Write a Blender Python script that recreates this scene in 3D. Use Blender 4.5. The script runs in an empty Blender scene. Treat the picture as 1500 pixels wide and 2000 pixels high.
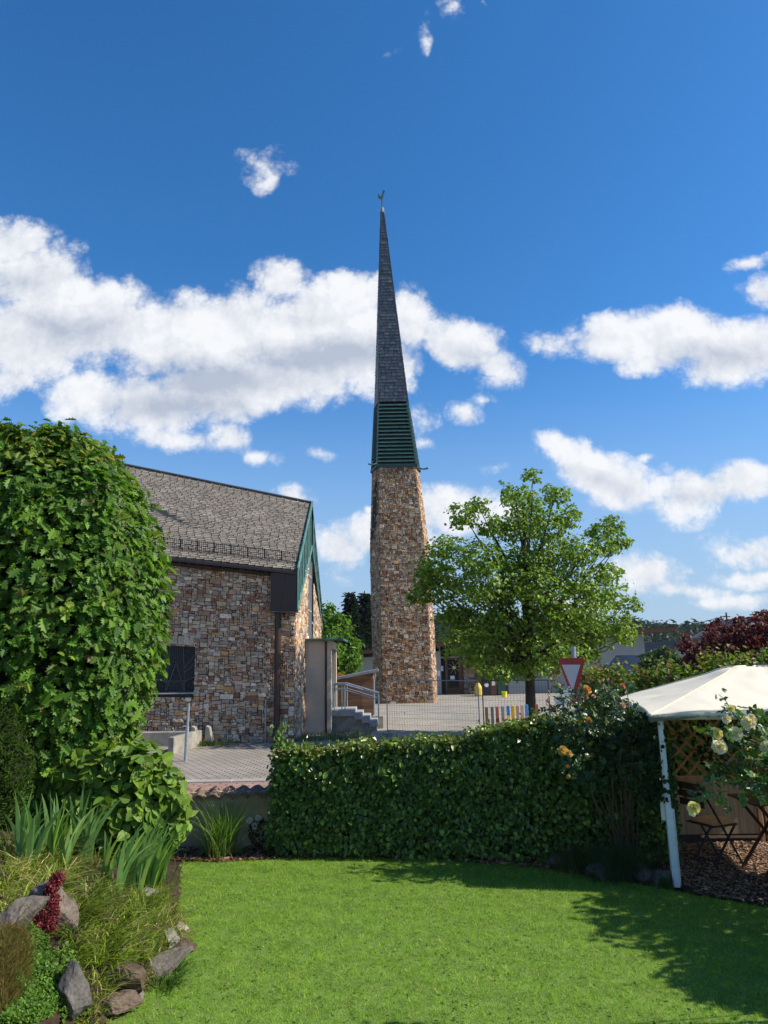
import bpy, bmesh, math, random
import numpy as np
from mathutils import Matrix, Vector, noise as mnoise

# ------------------------------------------------------------------ camera, sky, sun, exposure
scene = bpy.context.scene
CAM_H = 2.6
FPX, PITCH, ROLL = 1385.0, math.radians(11.8), math.radians(1.0)     # focal length in photo pixels (1500 x 2000)
cam_data = bpy.data.cameras.new('camera')
cam = bpy.data.objects.new('camera', cam_data)
scene.collection.objects.link(cam)
cam_data.sensor_fit = 'VERTICAL'
cam_data.sensor_height = 24.0
cam_data.lens = 24.0 * FPX / 2000.0
cam_data.clip_start, cam_data.clip_end = 0.05, 6000
RM = Matrix.Rotation(math.pi / 2 + PITCH, 3, 'X') @ Matrix.Rotation(-ROLL, 3, 'Z')
cam.matrix_world = Matrix.Translation((0, 0, CAM_H)) @ RM.to_4x4()
scene.camera = cam
RN = np.array(RM)
CN = np.array([0, 0, CAM_H])

def ray(px, py):
    return RN @ np.array([(px - 750) / FPX, -(py - 1000) / FPX, -1.0])
def U(px, py, Y):                       # the point seen at a photo pixel, at distance Y
    d = ray(px, py); return CN + d * (Y / d[1])
def G(px, py, z=0.0):                   # the point seen at a photo pixel, at height z
    d = ray(px, py); return CN + d * ((z - CAM_H) / d[2])
def project(P):
    q = (np.asarray(P, float) - CN) @ RN
    return 750 + FPX * q[..., 0] / -q[..., 2], 1000 - FPX * q[..., 1] / -q[..., 2]

SUN_EL, SUN_AZ = math.radians(40), math.radians(-5)      # azimuth: degrees beyond the picture's right-hand side
SUN_DIR = Vector((math.cos(SUN_EL) * math.cos(SUN_AZ), math.cos(SUN_EL) * math.sin(SUN_AZ), math.sin(SUN_EL)))
sun_data = bpy.data.lights.new('sun', 'SUN')
sun_data.energy = 4.7
sun_data.angle = math.radians(0.53)
sun_data.color = (1.0, 0.93, 0.82)
sun = bpy.data.objects.new('sun', sun_data)
scene.collection.objects.link(sun)
sun.rotation_euler = SUN_DIR.to_track_quat('Z', 'Y').to_euler()

scene.view_settings.view_transform = 'Standard'
scene.view_settings.look = 'None'
scene.view_settings.exposure = 0.6
scene.view_settings.gamma = 1.0
scene.view_settings.use_curve_mapping = False
scene.cycles.max_bounces = 7
scene.cycles.diffuse_bounces = 3
scene.cycles.glossy_bounces = 2
scene.cycles.transmission_bounces = 5
scene.cycles.transparent_max_bounces = 8
scene.cycles.sample_clamp_indirect = 4.0
scene.cycles.use_denoising = True
scene.cycles.use_adaptive_sampling = True

class Nodes:                            # small helper for node trees
    def __init__(s, tree):
        s.t = tree; tree.nodes.clear()
    def n(s, kind, **kw):
        nd = s.t.nodes.new(kind)
        ins = kw.pop('ins', {})
        for k, v in kw.items(): setattr(nd, k, v)
        for k, v in ins.items(): s.put(nd, k, v)
        return nd
    def put(s, nd, k, v):
        sock = nd.inputs[k]
        if isinstance(v, bpy.types.NodeSocket): s.t.links.new(v, sock)
        elif isinstance(v, bpy.types.Node): s.t.links.new(v.outputs[0], sock)
        else: sock.default_value = v
    def math(s, op, a, b=None, c=None, clamp=False):
        nd = s.n('ShaderNodeMath', operation=op, use_clamp=clamp)
        s.put(nd, 0, a)
        if b is not None: s.put(nd, 1, b)
        if c is not None: s.put(nd, 2, c)
        return nd.outputs[0]
    def mix(s, fac, a, b, blend='MIX'):
        nd = s.n('ShaderNodeMix', data_type='RGBA', blend_type=blend)
        for k, v in ((0, fac), (6, a), (7, b)):
            if isinstance(v, (tuple, list)) and len(v) == 3: v = (*v, 1)
            s.put(nd, k, v)
        return nd.outputs[2]
    def ramp(s, fac, stops, interp='LINEAR'):
        nd = s.n('ShaderNodeValToRGB'); s.put(nd, 0, fac)
        cr = nd.color_ramp; cr.interpolation = interp
        while len(cr.elements) < len(stops): cr.elements.new(0.5)
        for e, (p, c) in zip(cr.elements, stops):
            e.position = p; e.color = (*c, 1) if len(c) == 3 else c
        return nd.outputs[0]
    def smooth(s, v, lo, hi):
        nd = s.n('ShaderNodeMapRange', interpolation_type='SMOOTHSTEP')
        s.put(nd, 0, v); s.put(nd, 1, lo); s.put(nd, 2, hi)
        return nd.outputs[0]

# clouds: centre x, y, half width, half height (photo pixels), turn, weight; laid out on the sky's own direction sphere
CLOUDS = [(20, 480, 100, 60, 0, 1), (90, 560, 160, 105, -25, 1.1), (180, 620, 125, 110, 0, 1.1), (50, 660, 180, 110, 0, 1.1),
 (20, 735, 130, 50, 0, .8), (330, 650, 165, 100, 0, 1.1), (450, 640, 190, 90, 0, 1.2), (610, 650, 190, 120, 0, 1.2),
 (710, 700, 150, 90, 0, 1.1), (560, 745, 200, 70, 0, 1.1), (420, 770, 190, 70, 0, 1), (290, 800, 160, 70, -10, .9), (190, 770, 140, 70, -15, .9),
 (350, 860, 140, 42, -8, .75), (450, 860, 80, 52, -25, .75), (490, 893, 70, 36, 0, .6), (550, 545, 70, 58, 0, .9), (680, 565, 90, 62, 0, .9), (610, 600, 90, 80, 0, 1),
 (735, 560, 50, 50, 0, .8), (800, 625, 60, 90, 10, .95), (900, 670, 120, 68, -18, 1), (975, 715, 80, 58, -20, .85), (790, 590, 36, 60, 0, .8),
 (905, 805, 52, 32, 0, .6), (955, 778, 56, 24, 15, .5), (825, 825, 40, 48, 0, .55), (832, 862, 36, 20, 0, .5),
 (1080, 665, 100, 36, 0, .7), (1200, 655, 140, 56, 4, .95), (1330, 660, 170, 76, 4, 1.05), (1450, 680, 150, 84, 0, 1.1), (1430, 725, 140, 52, 0, .8),
 (1262, 705, 80, 42, 0, .6), (1460, 512, 62, 22, 12, .6), (1495, 570, 70, 46, 0, .8), (1085, 868, 75, 46, -30, .85), (1165, 920, 130, 68, -25, 1), (1220, 950, 80, 52, -20, .8),
 (960, 912, 68, 26, 0, .6), (1365, 955, 120, 58, 0, .9), (1440, 945, 120, 54, 0, .9), (1340, 985, 90, 58, 0, .7), (1200, 980, 86, 34, -5, .65),
 (1272, 896, 34, 13, 0, .45), (900, 1005, 120, 75, 0, .95), (855, 985, 80, 56, 0, .8), (840, 1060, 60, 60, 0, .7), (660, 1075, 75, 66, -10, .9), (705, 1050, 60, 56, 0, .8),
 (670, 1130, 70, 36, 0, .5), (575, 975, 86, 34, -22, .7), (716, 1003, 24, 18, 0, .5), (1240, 1120, 140, 56, -12, .75), (1310, 1150, 150, 34, 0, .68), (1455, 1080, 110, 50, 0, .75),
 (1465, 1125, 130, 26, 0, .66), (1400, 1170, 180, 22, 0, .55), (1130, 1180, 160, 26, 0, .5), (1200, 1095, 60, 40, 0, .5), (1340, 1110, 50, 18, 0, .45), (512, 322, 80, 48, -20, .6), (525, 350, 44, 40, 0, .55), (620, 888, 52, 20, -10, .5),
 (893, 18, 60, 46, 0, .55), (835, 60, 26, 70, -10, .42), (945, 5, 30, 22, 0, .5), (740, 110, 60, 16, 20, .34), (1340, 1010, 60, 30, 0, .5)]
GREY = [(130, 640, 150, 45, 0, .7), (620, 700, 190, 45, 0, 1), (420, 735, 200, 45, 0, 1), (350, 790, 160, 40, 0, .8), (40, 560, 120, 40, 0, .5), (1400, 700, 130, 40, 0, .7), (900, 690, 80, 24, -15, .4), (1350, 975, 80, 24, 0, .5), (1180, 940, 90, 24, -20, .4)]

world = bpy.data.worlds.new('World'); scene.world = world; world.use_nodes = True
w = Nodes(world.node_tree)
SKY_STRENGTH = 0.105
CLOUD_WHITE, CLOUD_GREY = (0.625, 0.635, 0.655), (0.32, 0.36, 0.44)
tc = w.n('ShaderNodeTexCoord')
sep = w.n('ShaderNodeSeparateXYZ', ins={0: tc.outputs['Generated']})
ydist = w.math('MAXIMUM', w.math('ABSOLUTE', sep.outputs[1]), 0.06)
uv = w.n('ShaderNodeCombineXYZ', ins={0: w.math('DIVIDE', sep.outputs[0], ydist), 1: w.math('DIVIDE', sep.outputs[2], ydist)})
def cloud_field(vec, blobs):
    out = None
    for (cx, cy, rx, ry, ang, wt) in blobs:
        d = ray(cx, cy); c = (d[0] / d[1], d[2] / d[1])
        dx = ray(cx + 20, cy); dy = ray(cx, cy - 20)
        sx = abs(dx[0] / dx[1] - c[0]) / 20 * rx; sy = abs(dy[2] / dy[1] - c[1]) / 20 * ry
        mp = w.n('ShaderNodeMapping', vector_type='TEXTURE', ins={0: vec, 'Location': (c[0], c[1], 0), 'Rotation': (0, 0, math.radians(ang)), 'Scale': (sx * 1.25, sy * 1.25, 1)})
        g = w.n('ShaderNodeTexGradient', gradient_type='SPHERICAL', ins={0: mp.outputs[0]})
        v = w.math('MULTIPLY', g.outputs['Fac'], wt)
        out = v if out is None else w.math('SMOOTH_MAX', out, v, 0.06)
    return out
nz = w.n('ShaderNodeTexNoise', ins={'Vector': uv.outputs[0], 'Scale': 5.5, 'Detail': 4.0})
warp = w.n('ShaderNodeVectorMath', operation='MULTIPLY_ADD', ins={0: nz.outputs['Color'], 1: (0.05, 0.04, 0), 2: uv.outputs[0]})
warp2 = w.n('ShaderNodeVectorMath', operation='ADD', ins={0: warp.outputs[0], 1: (-0.025, -0.02, 0)})
field = cloud_field(warp2.outputs[0], CLOUDS)
def billow(vec, detail):                # cauliflower heads and torn edges
    nzz = w.n('ShaderNodeTexNoise', ins={'Vector': vec, 'Scale': 9.0, 'Detail': detail, 'Roughness': 0.6, 'Distortion': 0.1})
    vo = w.n('ShaderNodeTexVoronoi', feature='F1', ins={'Vector': vec, 'Scale': 11.0, 'Detail': min(detail, 4.0), 'Roughness': 0.62, 'Lacunarity': 2.3})
    return w.math('ADD', w.math('MULTIPLY', w.math('SUBTRACT', nzz.outputs[0], 0.5), 1.25), w.math('MULTIPLY', w.math('SUBTRACT', 0.47, vo.outputs['Distance']), 0.55))
def shifted(k):
    return w.n('ShaderNodeVectorMath', operation='ADD', ins={0: warp3.outputs[0], 1: (0.010 * k, 0.016 * k, 0)}).outputs[0]
wz_ = w.n('ShaderNodeTexNoise', ins={'Vector': uv.outputs[0], 'Scale': 22.0, 'Detail': 6.0, 'Roughness': 0.6})
warp3 = w.n('ShaderNodeVectorMath', operation='MULTIPLY_ADD', ins={0: wz_.outputs['Color'], 1: (0.022, 0.022, 0), 2: uv.outputs[0]})
n0 = billow(warp3.outputs[0], 10.0)
inside = w.smooth(field, 0.06, 0.2)
dens = w.math('MULTIPLY', w.math('ADD', w.math('MULTIPLY_ADD', field, 1.5, 0.17), n0), inside)
mask = w.smooth(dens, 0.05, 0.56)
thin = w.smooth(dens, 0.14, 0.8)
n1, n2 = billow(shifted(1.0), 4.0), billow(shifted(3.0), 3.0)
relief = w.math('ADD', w.math('MULTIPLY', w.math('SUBTRACT', n1, n0), 0.55), w.math('MULTIPLY', w.math('SUBTRACT', n2, n0), 0.30))
grey = w.math('MULTIPLY', cloud_field(warp2.outputs[0], GREY), 1.0, clamp=True)
grey = w.math('ADD', w.math('MULTIPLY', grey, 1.2), relief)
grey = w.math('ADD', grey, 0.10, clamp=True)
ccol = w.mix(grey, CLOUD_WHITE, CLOUD_GREY)
sky = w.n('ShaderNodeTexSky', sky_type='NISHITA', sun_disc=False, sun_elevation=SUN_EL, sun_rotation=math.pi / 2 - SUN_AZ, altitude=200, air_density=1.0, dust_density=0.3, ozone_density=1.6)
hs = w.n('ShaderNodeHueSaturation', ins={'Saturation': 1.2, 'Value': 1.0, 'Color': w.mix(1.0, sky.outputs[0], (.78, .95, 1.12), 'MULTIPLY')})
low = w.math('MULTIPLY', w.smooth(sep.outputs[2], 0.42, 0.0), 0.85)
skyc = w.mix(low, hs.outputs[0], tuple(v / SKY_STRENGTH for v in (.25, .345, .485)))
cl = w.n('ShaderNodeVectorMath', operation='SCALE', ins={0: ccol}); w.put(cl, 3, 1.0 / SKY_STRENGTH)
final = w.mix(w.math('MULTIPLY', mask, w.math('MULTIPLY_ADD', thin, 0.35, 0.64)), skyc, cl.outputs[0])
bg = w.n('ShaderNodeBackground', ins={'Color': final, 'Strength': SKY_STRENGTH})
w.n('ShaderNodeOutputWorld', ins={'Surface': bg.outputs[0]})

# ------------------------------------------------------------------ helpers
rng = np.random.default_rng(7)
random.seed(7)
col = scene.collection

class MB:                               # collects geometry, builds ONE mesh object
    def __init__(s): s.V, s.F, s.T, s.n = [], [], [], 0
    def add(s, V, F, tint=(1, 1, 1)):
        V = np.asarray(V, float).reshape(-1, 3)
        if isinstance(F, list) and len({len(f) for f in F}) > 1: groups = [np.array([f for f in F if len(f) == k], int) for k in sorted({len(f) for f in F})]
        else: groups = [np.asarray(F, int)]
        for F in groups:
            t = np.asarray(tint, float)
            if t.ndim == 1: t = np.tile(t, (len(F), 1))
            s.F.append(F + s.n); s.T.append(t)
        s.V.append(V); s.n += len(V)
        return s
    def poly(s, pts, tint=(1, 1, 1)):
        return s.add(pts, [list(range(len(pts)))], tint)
    def hexa(s, P, tint=(1, 1, 1)):     # 8 corners: bottom ring then top ring
        return s.add(P, [[3, 2, 1, 0], [4, 5, 6, 7], [0, 1, 5, 4], [1, 2, 6, 5], [2, 3, 7, 6], [3, 0, 4, 7]], tint)
    def box(s, c, size, rz=0.0, tint=(1, 1, 1), M=None):
        x, y, z = [v / 2 for v in size]
        P = np.array([[-x, -y, -z], [x, -y, -z], [x, y, -z], [-x, y, -z], [-x, -y, z], [x, -y, z], [x, y, z], [-x, y, z]])
        if M is None: M = np.array([[math.cos(rz), -math.sin(rz), 0], [math.sin(rz), math.cos(rz), 0], [0, 0, 1]])
        return s.hexa(P @ M.T + np.asarray(c), tint)
    def bbox(s, c, size, rz=0.0, b=0.01, tint=(1, 1, 1)):   # box with bevelled vertical and top edges
        x, y, z = [v / 2 for v in size]; b = min(b, x * .9, y * .9, z * .9)
        def ring(i, zz): 
            return [[-x + i, -y, zz], [x - i, -y, zz], [x, -y + i, zz], [x, y - i, zz], [x - i, y, zz], [-x + i, y, zz], [-x, y - i, zz], [-x, -y + i, zz]]
        a = np.array(ring(b, -z) + ring(b, z - b)); top = np.array(ring(b, z - b)); top[:, 0] *= (x - b) / x; top[:, 1] *= (y - b) / y; top[:, 2] = z
        P = np.vstack([a, top])
        M = np.array([[math.cos(rz), -math.sin(rz), 0], [math.sin(rz), math.cos(rz), 0], [0, 0, 1]])
        P = P @ M.T + np.asarray(c)
        F = [[k * 8 + i, k * 8 + (i + 1) % 8, k * 8 + 8 + (i + 1) % 8, k * 8 + 8 + i] for k in (0, 1) for i in range(8)]
        s.add(P, F, tint); n0 = s.n
        return s.add(P[16:], [list(range(8))], tint)
    def bar(s, p, q, wd, ht, tint=(1, 1, 1), up=(0, 0, 1)):
        p, q = np.asarray(p, float), np.asarray(q, float)
        d = q - p; d /= np.linalg.norm(d); up = np.asarray(up, float)
        sd = np.cross(d, up)
        if np.linalg.norm(sd) < 1e-3: sd = np.cross(d, (1, 0, 0))
        sd /= np.linalg.norm(sd); u = np.cross(sd, d)
        a, b = sd * wd / 2, u * ht / 2
        return s.hexa([p - a - b, p + a - b, p + a + b, p - a + b, q - a - b, q + a - b, q + a + b, q - a + b], tint)
    def tube(s, path, radii, sides=8, tint=(1, 1, 1), cap=True):
        path = np.asarray(path, float); n = len(path)
        radii = np.broadcast_to(np.asarray(radii, float), (n,))
        T = np.gradient(path, axis=0); T /= np.linalg.norm(T, axis=1)[:, None] + 1e-12
        ref = np.array([1, 0, 0]) if abs(T[0, 2]) > .8 else np.array([0, 0, 1])
        A = np.cross(T, ref); A /= np.linalg.norm(A, axis=1)[:, None] + 1e-12
        B = np.cross(T, A)
        th = np.linspace(0, 2 * math.pi, sides, endpoint=False)
        P = path[:, None] + radii[:, None, None] * (np.cos(th)[None, :, None] * A[:, None] + np.sin(th)[None, :, None] * B[:, None])
        F = [[i * sides + j, i * sides + (j + 1) % sides, (i + 1) * sides + (j + 1) % sides, (i + 1) * sides + j] for i in range(n - 1) for j in range(sides)]
        s.add(P.reshape(-1, 3), F, tint)
        if cap:
            s.add(P[0], [list(range(sides))[::-1]], tint); s.add(P[-1], [list(range(sides))], tint)
        return s
    def prism(s, pts, vec, tint=(1, 1, 1)):         # planar polygon pushed along vec
        pts = np.asarray(pts, float); n = len(pts); vec = np.asarray(vec, float)
        s.add(pts, [list(range(n))], tint); s.add(pts + vec, [list(range(n))[::-1]], tint)
        return s.add(np.vstack([pts, pts + vec]), [[i, (i + 1) % n, n + (i + 1) % n, n + i] for i in range(n)], tint)
    def build(s, name, mat, parent=None, smooth=False, loc=None):
        me = bpy.data.meshes.new(name)
        V = np.vstack(s.V)
        if loc is not None: V = V - np.asarray(loc)
        ls = np.concatenate([np.full(len(f), f.shape[1]) for f in s.F]); li = np.concatenate([f.ravel() for f in s.F])
        me.vertices.add(len(V)); me.vertices.foreach_set('co', V.astype(np.float32).ravel())
        me.loops.add(len(li)); me.loops.foreach_set('vertex_index', li.astype(np.int32))
        me.polygons.add(len(ls)); me.polygons.foreach_set('loop_start', np.concatenate([[0], np.cumsum(ls)[:-1]]).astype(np.int32))
        me.polygons.foreach_set('use_smooth', np.full(len(ls), bool(smooth)))
        me.update(calc_edges=True)
        at = me.attributes.new('tint', 'FLOAT_COLOR', 'FACE')
        T = np.vstack(s.T); at.data.foreach_set('color', np.hstack([T, np.ones((len(T), 1))]).astype(np.float32).ravel())
        me.materials.append(mat)
        o = bpy.data.objects.new(name, me); col.objects.link(o)
        if loc is not None: o.location = loc
        if parent is not None:
            o.parent = parent; o.matrix_parent_inverse = Matrix.Translation(-parent.location)
        return o

def tag(o, label=None, cat=None, group=None, kind=None):
    if label: o['label'] = label
    if cat: o['category'] = cat
    if group: o['group'] = group
    if kind: o['kind'] = kind
    return o
def thing(name, label, cat, loc=(0, 0, 0), group=None):
    o = bpy.data.objects.new(name, None); col.objects.link(o); o.location = loc; o.empty_display_size = .2
    return tag(o, label, cat, group)
def structure(mb, name, mat, kind='structure', **k):
    return tag(mb.build(name, mat, **k), kind=kind)

# ------------------------------------------------------------------ materials
def material(name, base=(.5, .5, .5), rough=.6, tint=False, spec=.4, metal=0, noise=None, var=.3, bump=0, bscale=None, transl=0, extra=None, fine=None, tcol=(1.25, 1.3, .5)):
    """noise: scale of a colour mottling (object space); var: how strong; tint: multiply by the face colour"""
    m = bpy.data.materials.new(name); m.use_nodes = True
    n = Nodes(m.node_tree)
    c = n.n('ShaderNodeRGB').outputs[0]; c.default_value = (*base, 1)
    if tint:
        a = n.n('ShaderNodeAttribute', attribute_name='tint')
        c = n.mix(1.0, c, a.outputs['Color'], 'MULTIPLY')
    tcn = n.n('ShaderNodeTexCoord'); oc = tcn.outputs['Object']
    if noise:
        nz = n.n('ShaderNodeTexNoise', ins={'Vector': oc, 'Scale': noise, 'Detail': 6.0, 'Roughness': .62})
        f = n.ramp(nz.outputs[0], [(.28, (1 - var,) * 3), (.72, (1 + var,) * 3)])
        c = n.mix(1.0, c, f, 'MULTIPLY')
    if fine:
        nf = n.n('ShaderNodeTexNoise', ins={'Vector': oc, 'Scale': fine[0], 'Detail': 3.0})
        c = n.mix(1.0, c, n.ramp(nf.outputs[0], [(.3, (1 - fine[1],) * 3), (.7, (1 + fine[1],) * 3)]), 'MULTIPLY')
    if extra: c = extra(n, c, oc)
    p = n.n('ShaderNodeBsdfPrincipled', ins={'Base Color': c, 'Roughness': rough, 'Specular IOR Level': spec, 'Metallic': metal})
    if bump:
        nb = n.n('ShaderNodeTexNoise', ins={'Vector': oc, 'Scale': bscale or (noise or 8) * 3, 'Detail': 6.0})
        b = n.n('ShaderNodeBump', ins={'Strength': bump, 'Distance': .02, 'Height': nb.outputs[0]})
        n.put(p, 'Normal', b.outputs[0])
    sh = p.outputs[0]
    if transl:
        c2 = n.mix(1.0, c, tcol, 'MULTIPLY')
        t = n.n('ShaderNodeBsdfTranslucent', ins={'Color': c2})
        mx = n.n('ShaderNodeMixShader', ins={0: transl, 1: sh, 2: t.outputs[0]}); sh = mx.outputs[0]
    n.n('ShaderNodeOutputMaterial', ins={'Surface': sh})
    return m

def pavers(name, c1, c2, mortar, bw, bh, rot=0.0, var=.2, dirt=(.8, .3), msize=.009):
    m = bpy.data.materials.new(name); m.use_nodes = True
    n = Nodes(m.node_tree)
    tcn = n.n('ShaderNodeTexCoord')
    wn = n.n('ShaderNodeTexNoise', ins={'Vector': tcn.outputs['Object'], 'Scale': .8, 'Detail': 2.0})
    wv = n.n('ShaderNodeVectorMath', operation='MULTIPLY_ADD', ins={0: wn.outputs['Color'], 1: (.06, .06, 0), 2: tcn.outputs['Object']})
    mp = n.n('ShaderNodeMapping', ins={0: wv.outputs[0], 'Rotation': (0, 0, rot)})
    b = n.n('ShaderNodeTexBrick', offset=.5, ins={'Vector': mp.outputs[0], 'Color1': (*c1, 1), 'Color2': (*c2, 1), 'Mortar': (*mortar, 1), 'Scale': 1.0, 'Mortar Size': msize, 'Mortar Smooth': .3, 'Bias': 0.0, 'Brick Width': bw, 'Row Height': bh})
    nz = n.n('ShaderNodeTexNoise', ins={'Vector': tcn.outputs['Object'], 'Scale': dirt[0], 'Detail': 8.0, 'Roughness': .65})
    c = n.mix(1.0, b.outputs[0], n.ramp(nz.outputs[0], [(.3, (1 - dirt[1],) * 3), (.7, (1 + dirt[1] * .6,) * 3)]), 'MULTIPLY')
    nf = n.n('ShaderNodeTexNoise', ins={'Vector': tcn.outputs['Object'], 'Scale': 40.0, 'Detail': 4.0})
    c = n.mix(1.0, c, n.ramp(nf.outputs[0], [(.3, (1 - var,) * 3), (.7, (1 + var,) * 3)]), 'MULTIPLY')
    bp = n.n('ShaderNodeBump', ins={'Strength': .5, 'Distance': .01, 'Height': n.math('SUBTRACT', 1.0, b.outputs['Fac'])})
    p = n.n('ShaderNodeBsdfPrincipled', ins={'Base Color': c, 'Roughness': .85, 'Specular IOR Level': .25, 'Normal': bp.outputs[0]})
    n.n('ShaderNodeOutputMaterial', ins={'Surface': p.outputs[0]})
    return m

def boards(name, c, width, axis=2, var=.25):      # horizontal or vertical boards with dark joints
    def ex(n, cc, oc):
        sp = n.n('ShaderNodeSeparateXYZ', ins={0: oc})
        v = n.math('DIVIDE', sp.outputs[axis], width)
        fr = n.math('FRACT', v); wn = n.n('ShaderNodeTexWhiteNoise', noise_dimensions='1D'); n.put(wn, 'W', n.math('FLOOR', v))
        cc = n.mix(1.0, cc, n.ramp(wn.outputs[0], [(0, (1 - var,) * 3), (1, (1 + var,) * 3)]), 'MULTIPLY')
        sc = [1.5, 1.5, 1.5]; sc[axis] = 30
        mp = n.n('ShaderNodeMapping', ins={0: oc, 'Scale': tuple(sc)})
        g = n.n('ShaderNodeTexNoise', ins={'Vector': mp.outputs[0], 'Scale': 2.0, 'Detail': 6.0})
        cc = n.mix(1.0, cc, n.ramp(g.outputs[0], [(.3, (.75,) * 3), (.7, (1.2,) * 3)]), 'MULTIPLY')
        return n.mix(n.smooth(fr, .06, .0), cc, (.01, .008, .006))
    return material(name, c, .75, extra=ex, spec=.25)

M = {}
M['stone'] = material('stone', (1, 1, 1), .85, tint=True, spec=.2, noise=9, var=.32, bump=.7, bscale=35, fine=(60, .18))
M['mortar'] = material('mortar', (.06, .047, .037), .95, noise=6, var=.3, bump=.5, bscale=60, spec=.1)
M['slate'] = material('roof_slate', (1, 1, 1), .6, tint=True, spec=.35, noise=3, var=.22, bump=.3, bscale=50, fine=(25, .12))
M['slate_dark'] = material('dark_slate', (1, 1, 1), .42, tint=True, spec=.5, noise=2, var=.2, bump=.3, bscale=40)
M['copper'] = material('green_copper', (.05, .115, .10), .5, spec=.45, metal=.15, noise=2.5, var=.4, fine=(20, .2))
M['copper_dark'] = material('dark_copper', (.012, .032, .028), .45, noise=2, var=.35)
M['brown_metal'] = material('brown_sheet_metal', (.035, .018, .013), .38, spec=.45, noise=1.5, var=.2)
M['lead'] = material('lead_sheet', (.22, .23, .24), .5, noise=5, var=.3)
M['zinc'] = material('zinc', (.3, .32, .34), .4, metal=.6, noise=4, var=.25)
M['galv'] = material('galvanised_steel', (.34, .38, .42), .42, metal=.55, noise=12, var=.25)
M['dark_steel'] = material('dark_steel', (.045, .045, .05), .45, metal=.3)
M['plaster'] = material('grey_beige_plaster', (.55, .47, .38), .9, noise=1.3, var=.1, bump=.15, bscale=120, spec=.15, fine=(9, .05))
M['plaster_grey'] = material('grey_plaster', (.34, .36, .35), .9, noise=.8, var=.1, spec=.15)
M['plaster_white'] = material('white_plaster', (.62, .62, .6), .9, noise=.8, var=.1, spec=.15)
M['concrete'] = material('concrete', (.27, .25, .21), .92, noise=3, var=.35, bump=.4, bscale=60, spec=.15)
M['step_stone'] = material('grey_step_stone', (.3, .31, .32), .8, noise=6, var=.2, bump=.2, bscale=80)
M['glass_dark'] = material('dark_glass', (.008, .010, .014), .2, spec=.25)
M['glass'] = material('window_glass', (.05, .09, .1), .03, spec=.9, metal=.35)
M['frame_grey'] = material('grey_frame', (.4, .4, .4), .5)
M['lead_came'] = material('lead_came', (.085, .09, .10), .5, noise=6, var=.3)
M['shed_wood'] = boards('shed_boards', (.2, .115, .075), .14)
M['wood_brown'] = material('brown_wood', (.16, .07, .035), .65, noise=6, var=.3)
M['wood_dark'] = material('dark_stained_wood', (.07, .028, .018), .5, noise=8, var=.3)
M['lattice'] = material('lattice_wood', (.36, .21, .11), .75, noise=8, var=.3)
M['panel'] = boards('privacy_panel_boards', (.37, .285, .19), .11, axis=0, var=.15)
M['cushion'] = material('tan_cushion', (.5, .27, .13), .9, noise=14, var=.15, bump=.3, bscale=150)
M['white_paint'] = material('white_paint', (.74, .77, .76), .45, noise=5, var=.1, fine=(60, .06))
M['white_sheet'] = material('white_sheet', (.8, .8, .8), .4)
M['red_paint'] = material('red_sign_paint', (.42, .035, .035), .4, noise=5, var=.15)
M['sign_white'] = material('white_sign_face', (.66, .66, .64), .4, noise=4, var=.06)
M['bark'] = material('bark', (.055, .042, .032), .9, noise=12, var=.45, bump=.9, bscale=40, spec=.15)
M['twig'] = material('twig', (.10, .085, .045), .8, noise=12, var=.35)
M['leaf'] = material('leaf', (1, 1, 1), .52, tint=True, spec=.28, transl=.38, noise=2.5, var=.22)
M['tree_leaf'] = material('tree_leaf', (1, 1, 1), .5, tint=True, spec=.3, transl=.34, noise=1.2, var=.25)
M['leaf_gloss'] = material('glossy_leaf', (1, 1, 1), .36, tint=True, spec=.45, transl=.22, noise=5, var=.2)
M['blade'] = material('grass_blade', (1, 1, 1), .5, tint=True, spec=.3, transl=.42)
M['petal'] = material('petal', (1, 1, 1), .6, tint=True, spec=.2, transl=.3, tcol=(1.05, 1.0, .8))
M['rock'] = material('garden_rock', (1, 1, 1), .88, tint=True, spec=.2, noise=5, var=.4, bump=.9, bscale=22, fine=(45, .25))
M['soil'] = material('soil', (.045, .03, .02), .95, noise=8, var=.5, bump=1, bscale=40, spec=.1)
M['chips'] = material('bark_chips', (1, 1, 1), .85, tint=True, spec=.2)
M['paint'] = material('coloured_paint', (1, 1, 1), .5, tint=True, noise=10, var=.2)
M['plastic'] = material('coloured_plastic', (1, 1, 1), .4, tint=True, noise=4, var=.08)
M['roof_far'] = material('far_roof_tiles', (1, 1, 1), .7, tint=True, noise=2, var=.2)
M['tile_clay'] = material('clay_coping_tile', (.19, .12, .085), .85, noise=9, var=.5, bump=.6, bscale=50)
M['wall_render'] = material('old_wall_render', (.42, .34, .23), .95, noise=3, var=.3, bump=.5, bscale=40, spec=.1)
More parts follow.
